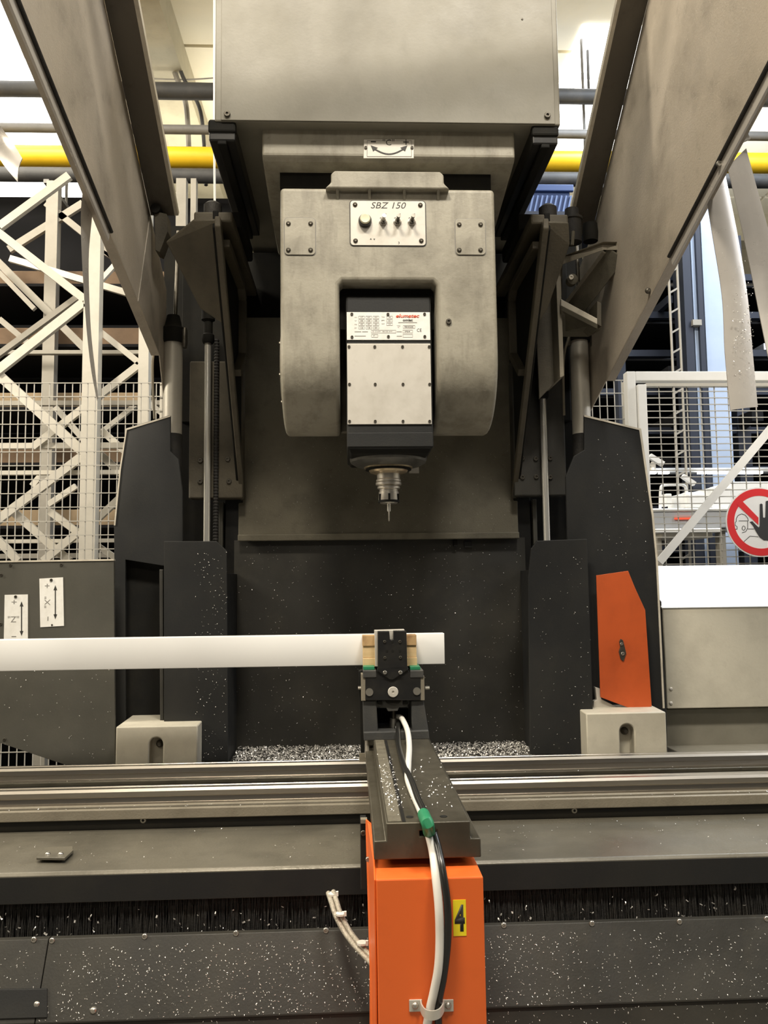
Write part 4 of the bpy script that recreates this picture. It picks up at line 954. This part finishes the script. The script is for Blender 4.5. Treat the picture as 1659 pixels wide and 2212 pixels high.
# hinge brackets at the right arm
hb = thing('hinge_bracket', P(1260, 700, 2.6), 'beige welded hinge bracket between right hood arm and gantry', 'bracket')
MB().pprism([(1200, 572), (1211, 572), (1219, 812), (1210, 816)], 2.62, .20).build('upright_plate', 'dust_pale', hb, .002)
MB().pprism([(1196, 520), (1204, 500), (1216, 560), (1210, 816), (1165, 862), (1158, 700), (1168, 560)], 2.70, .012).build('web_plate', 'brown', hb, .002)
MB().prism([P(1206, 574, 2.60), P(1304, 540, 2.5), P(1360, 540, 2.5), P(1360, 522, 2.5), P(1304, 522, 2.5), P(1206, 556, 2.60)], (0, .014, .004)).build('top_plate', 'dust_pale', hb, .001)
MB().bar(P(1333, 545, 2.52), P(1235, 672, 2.66), .07, .05).build('channel_arm', 'beige_dirty', hb, .003)
MB().bar(P(1306, 543, 2.505), P(1226, 650, 2.62), .012, .05).build('arm_flange', 'brown', hb, .001)
MB().prism([P(1212, 646, 2.6), P(1290, 688, 2.52), P(1290, 700, 2.52), P(1212, 660, 2.6)], (0, .012, .002)).build('shelf_edge', 'edge', hb, .001)
MB().prism([P(1212, 660, 2.6), P(1290, 700, 2.52), P(1298, 704, 2.6), P(1272, 718, 2.68), P(1214, 718, 2.70)], (0, .005, -.014)).build('shelf_plate', 'beige_dirty', hb, .001)
MB().pprism([(1290, 650), (1299, 655), (1299, 705), (1290, 700)], 2.53, .09).build('shelf_end', 'brown', hb, .001)
MB().lathe([(.016, 0), (.018, .008), (.018, .03), (.012, .034)], P(1232, 610, 2.60), 'y', 16).build('bush', 'beige_dirty', hb, smooth=True)
bolt(hb, P(1233, 600, 2.565), .009, 'boltbright')
MB().lathe([(.030, -.055), (.030, .02), (.034, .022), (.034, .03), (.024, .034), (.022, .06)], P(1236, 490, 2.56), 'z', 18).build('rubber_buffer', 'rubber', hb, smooth=True)
MB().lathe([(.024, -.03), (.026, 0), (.024, .03)], P(1275, 503, 2.58), 'z', 18).build('buffer_nut', 'black', hb, smooth=True)
MB().tube([P(1238, 500, 2.52), P(1236, 530, 2.52)], .006, 8).build('pin', 'beige_dirty', hb)
hb2 = thing('hinge_bracket', P(350, 520, 2.6), 'dark hinge lug between left hood arm and brown gusset', 'bracket')
MB().pprism([(333, 455), (360, 462), (362, 500), (345, 545), (335, 540)], 2.56, .06).build('lug', 'brown', hb2, .002)
MB().lathe([(.016, 0), (.016, .07)], P(346, 470, 2.62), 'y', 14).build('pin', 'black', hb2, smooth=True)

# ================================================================== CLAMP NUMBER 4
cl = thing('workpiece_clamp', (P(925, 1900, 1.6).x, 1.6, 0), 'orange based workpiece clamp numbered 4 holding the white profile', 'clamp')
ZS = P(925, 1776, 1.5).z                               # top of the slide
# T shaped slide running back to the jaw
zs1 = P(925, 1814, 1.5).z; zs2 = P(925, 1855, 1.5).z
xa_, xb_ = P(808, 1838, 1.5).x, P(1039, 1832, 1.5).x; xc_, xd_ = P(834, 1796, 1.5).x, P(1016, 1792, 1.5).x
tprof = [(xa_, zs2), (xb_, zs2), (xb_, zs1), (xd_, zs1), (xd_, ZS), (xc_, ZS), (xc_, zs1), (xa_, zs1)]
sl = MB().prism([(x, 1.5, z) for x, z in tprof], (0, 1.1, 0)).build('slide_bar', 'slide', cl)
xn0, xn1 = P(906, 1800, 1.5).x, P(944, 1800, 1.5).x
carve(sl, MB().box(xn0, xn1, 1.45, 1.53, P(925, 1807, 1.5).z, P(925, 1794, 1.5).z)); add_bevel(sl, .002, 2)
MB().box(xc_+.004, xc_+.028, 1.505, 2.27, ZS, ZS+.0015).build('wear_strip', 'slide_strip', cl)
MB().box(xc_+.030, xc_+.036, 1.505, 2.27, ZS, ZS+.0008).build('wear_line', 'blackgloss', cl)
for px, py in ((885, 1765), (958, 1764)):
    p = PZ(px, py, ZS); MB().lathe([(.007, 0), (.007, .0008)], (p.x, p.y, ZS), 'z', 16).build('tapped_hole', 'black', cl)
MB().box(xa_+.02, xb_-.02, 2.19, 2.29, zr+.045, zs2).build('rail_carriage', 'black', cl, .004)
MB().box(xa_+.02, xb_-.02, 2.49, 2.59, zr+.045, zs2).build('rail_carriage', 'black', cl, .004)
# orange housing
xo0, xo1 = P(813, 1990, 1.45).x, P(1046, 1990, 1.45).x; zo = P(930, 1897, 1.45).z
xl_t = P(790, 1790, 1.72).x; xl_b = P(799, 2100, 1.62).x
o = MB(); zbo = .2
vs = [(xo0, 1.45, zo), (xo1, 1.45, zo), (xo1+.002, 1.45, zbo), (xo0+.004, 1.45, zbo), (xo0-.004, 1.75, zo), (xo1, 1.75, zo), (xo1, 1.68, zbo), (xo0, 1.68, zbo)]
o.add(vs, [(0, 1, 2, 3), (4, 7, 6, 5), (0, 4, 5, 1), (1, 5, 6, 2), (2, 6, 7, 3), (3, 7, 4, 0)])
o.build('housing', 'orange', cl, .0025)
zts = P(795, 1776, 1.72).z
MB().prism([(xo0-.003, 1.452, zo-.001), (xo0-.003, 1.452, zbo), (xl_b-.004, 1.66, zbo), (xl_b, 1.66, E-.75), (xl_t, 1.74, zo), (xl_t, 1.74, zts), (xl_t+.012, 1.70, zts)], (.003, .002, 0)).build('side_sheet', 'orange', cl, .0008)
bolt(cl, P(795, 1856, 1.69), .005, 'boltbright')
a, b, c, e = RC(779, 1772, 792, 1922, 1.76); MB().box(a, b, 1.76, 1.80, c, e).build('rear_plate', 'char', cl, .001)
a, b, c, e = RC(779, 1770, 793, 1778, 1.755); MB().box(a, b, 1.752, 1.77, c, e).build('rear_plate_edge', 'dust_pale', cl)
bolt(cl, P(785, 1799, 1.76), .006, 'bolt')
a, b, c, e = RC(979, 1944, 1007, 2022, 1.449)
st = MB().box(a, b, 1.4492, 1.4505, c, e).build('number_sticker', 'yellow', cl)
text('4', 982, 1954, 1004, 2012, 1.4492, 'ink', st, bold=.045)
# grey pedestal with U opening
YC = 2.29
ped = [(786, 1598), (783, 1512), (812, 1512), (816, 1565), (822, 1577), (890, 1576), (893, 1570), (890, 1512), (915, 1512), (926, 1596)]
MB().pprism([(786, 1600), (785, 1582), (926, 1578), (928, 1597)], YC-.015, .19).build('pedestal_base', 'clamp', cl, .002)
for pts in ([(785, 1584), (783, 1513), (813, 1513), (817, 1582)], [(890, 1581), (888, 1513), (915, 1512), (926, 1580)]):
    MB().pprism(pts, YC, .16).build('pedestal_cheek', 'clamp', cl, .003)
MB().pprism([(813, 1530), (890, 1530), (891, 1582), (815, 1582)], YC+.13, .02).build('pedestal_back', 'black', cl)
# black clamp body
bd = [(789, 1513), (789, 1462), (810, 1462), (814, 1450), (820, 1443), (877, 1443), (884, 1450), (888, 1460), (909, 1460), (909, 1513)]
MB().pprism(bd, YC-.01, .14).build('clamp_body', 'blackgloss', cl, .002)
MB().pprism([(816, 1442), (814, 1448), (842, 1468), (850, 1468), (883, 1446), (880, 1440)], YC-.016, .008).build('body_boss', 'blackgloss', cl, .002)
for px in (831.5, 865): bolt(cl, P(px, 1452.5, YC-.017), .0055, 'boltbright')
for x0, x1, ya_, yb_ in ((780, 790, 1456, 1514), (908, 917, 1460, 1513)):
    a, b, c, e = RC(x0, ya_, x1, yb_, YC-.008); MB().box(a, b, YC-.008, YC+.13, c, e).build('side_plate', 'dust_pale', cl, .001)
for px in (798, 900.5):
    p = P(px, 1495 if px < 850 else 1493, YC-.01); MB().lathe([(.0105, 0), (.0105, .003)], p, 'y', 24).build('dowel_pin', 'boltbright', cl, smooth=True)
p = P(849, 1494.5, YC-.01); MB().lathe([(.0145, 0), (.0145, .003), (.0135, .004), (.0035, .004), (.003, .001)], p, 'y', 28).build('pivot_washer', 'plate', cl, smooth=True)
for x, s in ((776, -1), (921, 1)):
    p = P(x+2, 1486, YC+.02); MB().lathe([(.005, -.006), (.005, .006)], p, 'x', 10).build('pin_end', 'boltbright', cl)
# fork and piston below the body
MB().pprism([(815, 1513), (884, 1512), (884, 1520), (876, 1527), (862, 1528), (859, 1536), (838, 1537), (834, 1529), (820, 1529), (815, 1522)], YC+.004, .05).build('fork_link', 'plate' if False else 'clamp', cl, .002)
arcs = [(849+17*math.cos(R(k)), 1513+9*math.sin(R(k))) for k in range(0, 181, 15)]
MB().pprism(arcs, YC-.004, .02).build('cam_disc', 'black', cl, .001)
for px in (820.5, 875.5):
    p = P(px, 1519, YC+.003); MB().lathe([(.0075, 0), (.0075, .005)], p, 'y', 18).build('link_pin', 'black', cl, smooth=True)
p = P(850.5, 1575, YC+.05)
MB().lathe([(.012, -.005), (.012, .022), (.0105, .026), (.0105, .03)], p, 'z', 20).build('piston_gland', 'boltbright', cl, smooth=True)
MB().lathe([(.006, .028), (.006, .06)], p, 'z', 14).build('piston_rod', 'bolt', cl, smooth=True)
# stepped seats with green pads
for sgn, x0, x1 in ((-1, 784, 813), (1, 886, 915)):
    a, b, c, e = RC(x0, 1448, x1, 1464, YC-.012); MB().box(a, b, YC-.012, YC+.10, c, e).build('seat_step', 'clamp', cl, .002)
    a, b, c2, e2 = RC(x0+1 if sgn < 0 else x0, 1440.5, x1-4 if sgn < 0 else x1-7, 1448, YC); MB().box(a, b, YC-.002, YC+.09, e, e+.009).build('seat_pad', 'green', cl, .001)
# jaw
jw = [(816, 1364), (841, 1364), (842, 1381), (845, 1383), (850, 1381), (850, 1363), (878, 1363), (880, 1445), (816, 1445)]
MB().pprism(jw, YC-.016, .035).build('jaw', 'blackgloss', cl, .001)
MB().pprism([(809, 1362), (874, 1360), (874, 1363), (816, 1364), (816, 1440), (811, 1440)], YC+.016, .04).build('jaw_liner', 'plate', cl, .001)
MB().pprism([(840, 1362), (851, 1362), (851, 1388), (840, 1388)], YC+.012, .008).build('jaw_back', 'plate', cl)
for px, py in ((831, 1386), (864, 1386), (847.5, 1386), (831.5, 1421), (865, 1420), (836, 1406), (848, 1406), (864, 1406)):
    if py == 1406 or px == 847.5: p = P(px, py, YC-.0162); MB().lathe([(.0035, 0), (.0035, .0006)], p, 'y', 12).build('screw_hole', 'black', cl)
    else: bolt(cl, P(px, py, YC-.016), .0042, 'bolt')
# black splash strip on the left of the clamp
MB().pprism([(775, 1450), (783, 1448), (788, 1645), (780, 1645)], YC+.03, .04).build('splash_strip', 'black', cl, .001)
a, b, c, e = RC(776, 1628, 790, 1646, YC+.02); MB().box(a, b, YC+.02, YC+.03, c, e).build('strip_foot', 'dust_pale', cl)
for px in (793, 921):
    p0 = P(px, 1596, YC+.0); MB().lathe([(.006, -.05), (.006, .01)], p0, 'z', 10).build('levelling_screw', 'toolsteel', cl, smooth=True)

# wooden packing and white profile
wb = thing('packing_block', P(842, 1440, 2.33), 'small pine packing block clamped behind the black jaw', 'wood block')
xw0, xw1 = P(783, 1405, 2.33).x, P(900, 1405, 2.33).x
zw = [P(842, y, 2.33).z for y in (1372, 1395, 1421, 1440)]
MB().box(xw0, xw1, 2.329, 2.372, zw[1], zw[0]).build('upper_lath', 'wood_d', wb, .0015)
MB().box(xw0+.001, xw1, 2.333, 2.372, zw[2], zw[1]).build('middle_lath', 'wood', wb, .0015)
MB().box(xw0+.001, xw1+.001, 2.330, 2.372, zw[3], zw[2]).build('lower_lath', 'wood', wb, .0015)
YB2 = 2.376
xe = P(960, 1400, YB2).x; z0 = P(700, 1438.5, YB2).z; z1 = P(700, 1372, YB2).z
b = MB(); pr = rrect(YB2, YB2+.045, z0, z1, .002, 2)
b.prism([(X0-.1, y, z) for y, z in pr], (xe-X0+.1, 0, 0))
wp = b.build('white_profile', 'white', smooth=True); tag(wp, 'long white rectangular profile clamped across the machine', 'profile')
carve(wp, MB().box(xe-.2, xe+.1, YB2+.003, YB2+.042, z0+.003, z1-.003))

# cables
def cable(name, pts, r, m, label):
    return tag(MB().tube(smoothpath(pts, 8), r, 12).build(name, m, smooth=True), label, 'cable')
rt = .0075
def onslab(px, py, r=rt): return PZ(px, py, ZS+r)
wpts = [P(858, 1548, YC+.06), P(868, 1552, YC+.02), P(880, 1578, YC-.03), onslab(884, 1612), onslab(882, 1650), onslab(881, 1680), onslab(890, 1708), onslab(902, 1735), onslab(914, 1762), onslab(922, 1778), P(926, 1800, 1.49), P(935, 1840, 1.47), P(941, 1890, 1.44), P(948, 1960, 1.425), P(950, 2030, 1.425), P(947, 2090, 1.425), P(938, 2140, 1.43), P(928, 2185, 1.435), P(921, 2230, 1.44), P(918, 2300, 1.44)]
cable('white_cable', wpts, rt, 'cablewhite', 'white cable running over the clamp slide and down the orange housing')
bpts = [P(862, 1556, YC+.06), P(860, 1580, YC-.03), onslab(862, 1612), onslab(872, 1650), onslab(890, 1690, .014), onslab(903, 1725, .014), onslab(917, 1755, .012), onslab(928, 1780, .008), P(936, 1796, 1.495), P(946, 1830, 1.47), P(956, 1880, 1.44), P(966, 1950, 1.425), P(967, 2030, 1.425), P(958, 2110, 1.43), P(947, 2170, 1.435), P(948, 2230, 1.44), P(950, 2300, 1.44)]
cable('black_cable', bpts, .0065, 'cableblack', 'glossy black cable beside the white one on the orange clamp')
cable('thin_black_cable', [P(855, 1570, YC+.03), P(856, 1600, YC-.02), onslab(866, 1640, .005), onslab(884, 1700, .005), onslab(900, 1735, .005), onslab(912, 1756, .006)], .0045, 'cableblack', 'thin black cable lying on the clamp slide below the jaw')
tag(MB().tube(smoothpath([onslab(915, 1759, .010), onslab(919, 1769, .011), onslab(924, 1780, .010), P(927, 1797, 1.492)]), .0112, 14).build('green_tape', 'green', smooth=True), 'green tape wound round the cables at the slide edge', 'tape')
cp = thing('cable_clip', P(933, 2180, 1.44), 'zinc pipe clip holding both cables on the orange housing', 'clip')
for x0, x1, x2 in ((884, 912, 897), (952, 980, 968)):
    a, b, c, e = RC(x0, 2160, x1, 2186, 1.447); MB().box(a, b, 1.447, 1.45, c, e).build('clip_ear', 'galv', cp, .001); bolt(cp, P(x2, 2172, 1.447), .006, 'boltbright', dome=True)
zcl = P(933, 2180, 1.43).z
ptsc = [(P(x, 2180, Y).x, Y, zcl) for x, Y in ((909, 1.446), (911, 1.432), (919, 1.416), (934, 1.410), (949, 1.416), (957, 1.432), (959, 1.446))]
b_ = MB(); sp2 = smoothpath(ptsc, 4)
for i in range(len(sp2)-1): b_.bar(sp2[i], sp2[i+1]+(sp2[i+1]-sp2[i])*.1, .0022, .015, Vector((0, 0, 1)))
b_.build('clip_band', 'galv', cp)
bc = thing('braided_cable', P(750, 2000, 1.75), 'pair of braided grey cables with zip ties left of the orange housing', 'cable')
for k, off in enumerate(((0, 0), (11, -3))):
    q = [(709, 1929, 1.83), (716, 1950, 1.80), (726, 1980, 1.78), (745, 2015, 1.76), (768, 2045, 1.72), (790, 2068, 1.69), (815, 2095, 1.66)]
    MB().tube(smoothpath([P(x+off[0], y+off[1], Y) for x, y, Y in q]), .0055, 10).build('cable_strand', 'braid', bc, smooth=True)
for x, y, Y in ((714, 1932, 1.82), (731, 1975, 1.775), (777, 2038, 1.71)):
    MB().lathe([(.0105, -.002), (.0105, .002)], P(x+5, y-1, Y), 'z', 14).build('zip_tie', 'cablewhite', bc)
    MB().box(P(x, y, Y).x+.012, P(x, y, Y).x+.017, Y-.012, Y-.006, P(x, y, Y).z, P(x, y, Y).z+.009).build('tie_end', 'cablewhite', bc)
flakes('slide_chips', 'curly aluminium chips lying on the clamp slide and cables', 200, lambda: ((lambda t_: (rnd(xc_+.004, xc_+.035) if random.random() < .5 else rnd(xc_, xd_), random.triangular(1.51, 2.1, 1.7), ZS+.0012))(0), (rnd(-.3, .3), -.2, 1)), (.002, .006))
strip_c = flakes('strip_chips', 'bright chips sticking to the long curtain strip at the right', 120, lambda: ((lambda p_: (p_.x, p_.y-.012, p_.z))(P(rnd(1578, 1622), random.gauss(715, 55), 1.9)), (0, -1, rnd(-.3, .3))), (.002, .005))
def on_hood():
    t_ = rnd(0, 1); y = 1.75+.85*t_; z = E+1.14-.40*t_+rnd(.03, .42)
    return (.868, y, min(z, E+1.23+(2.76-y)*.72-.03)), (-1, 0, 0)
flakes('hood_chips', 'fine glinting chips sticking to the right hood arm', 220, on_hood, (.0008, .0025))
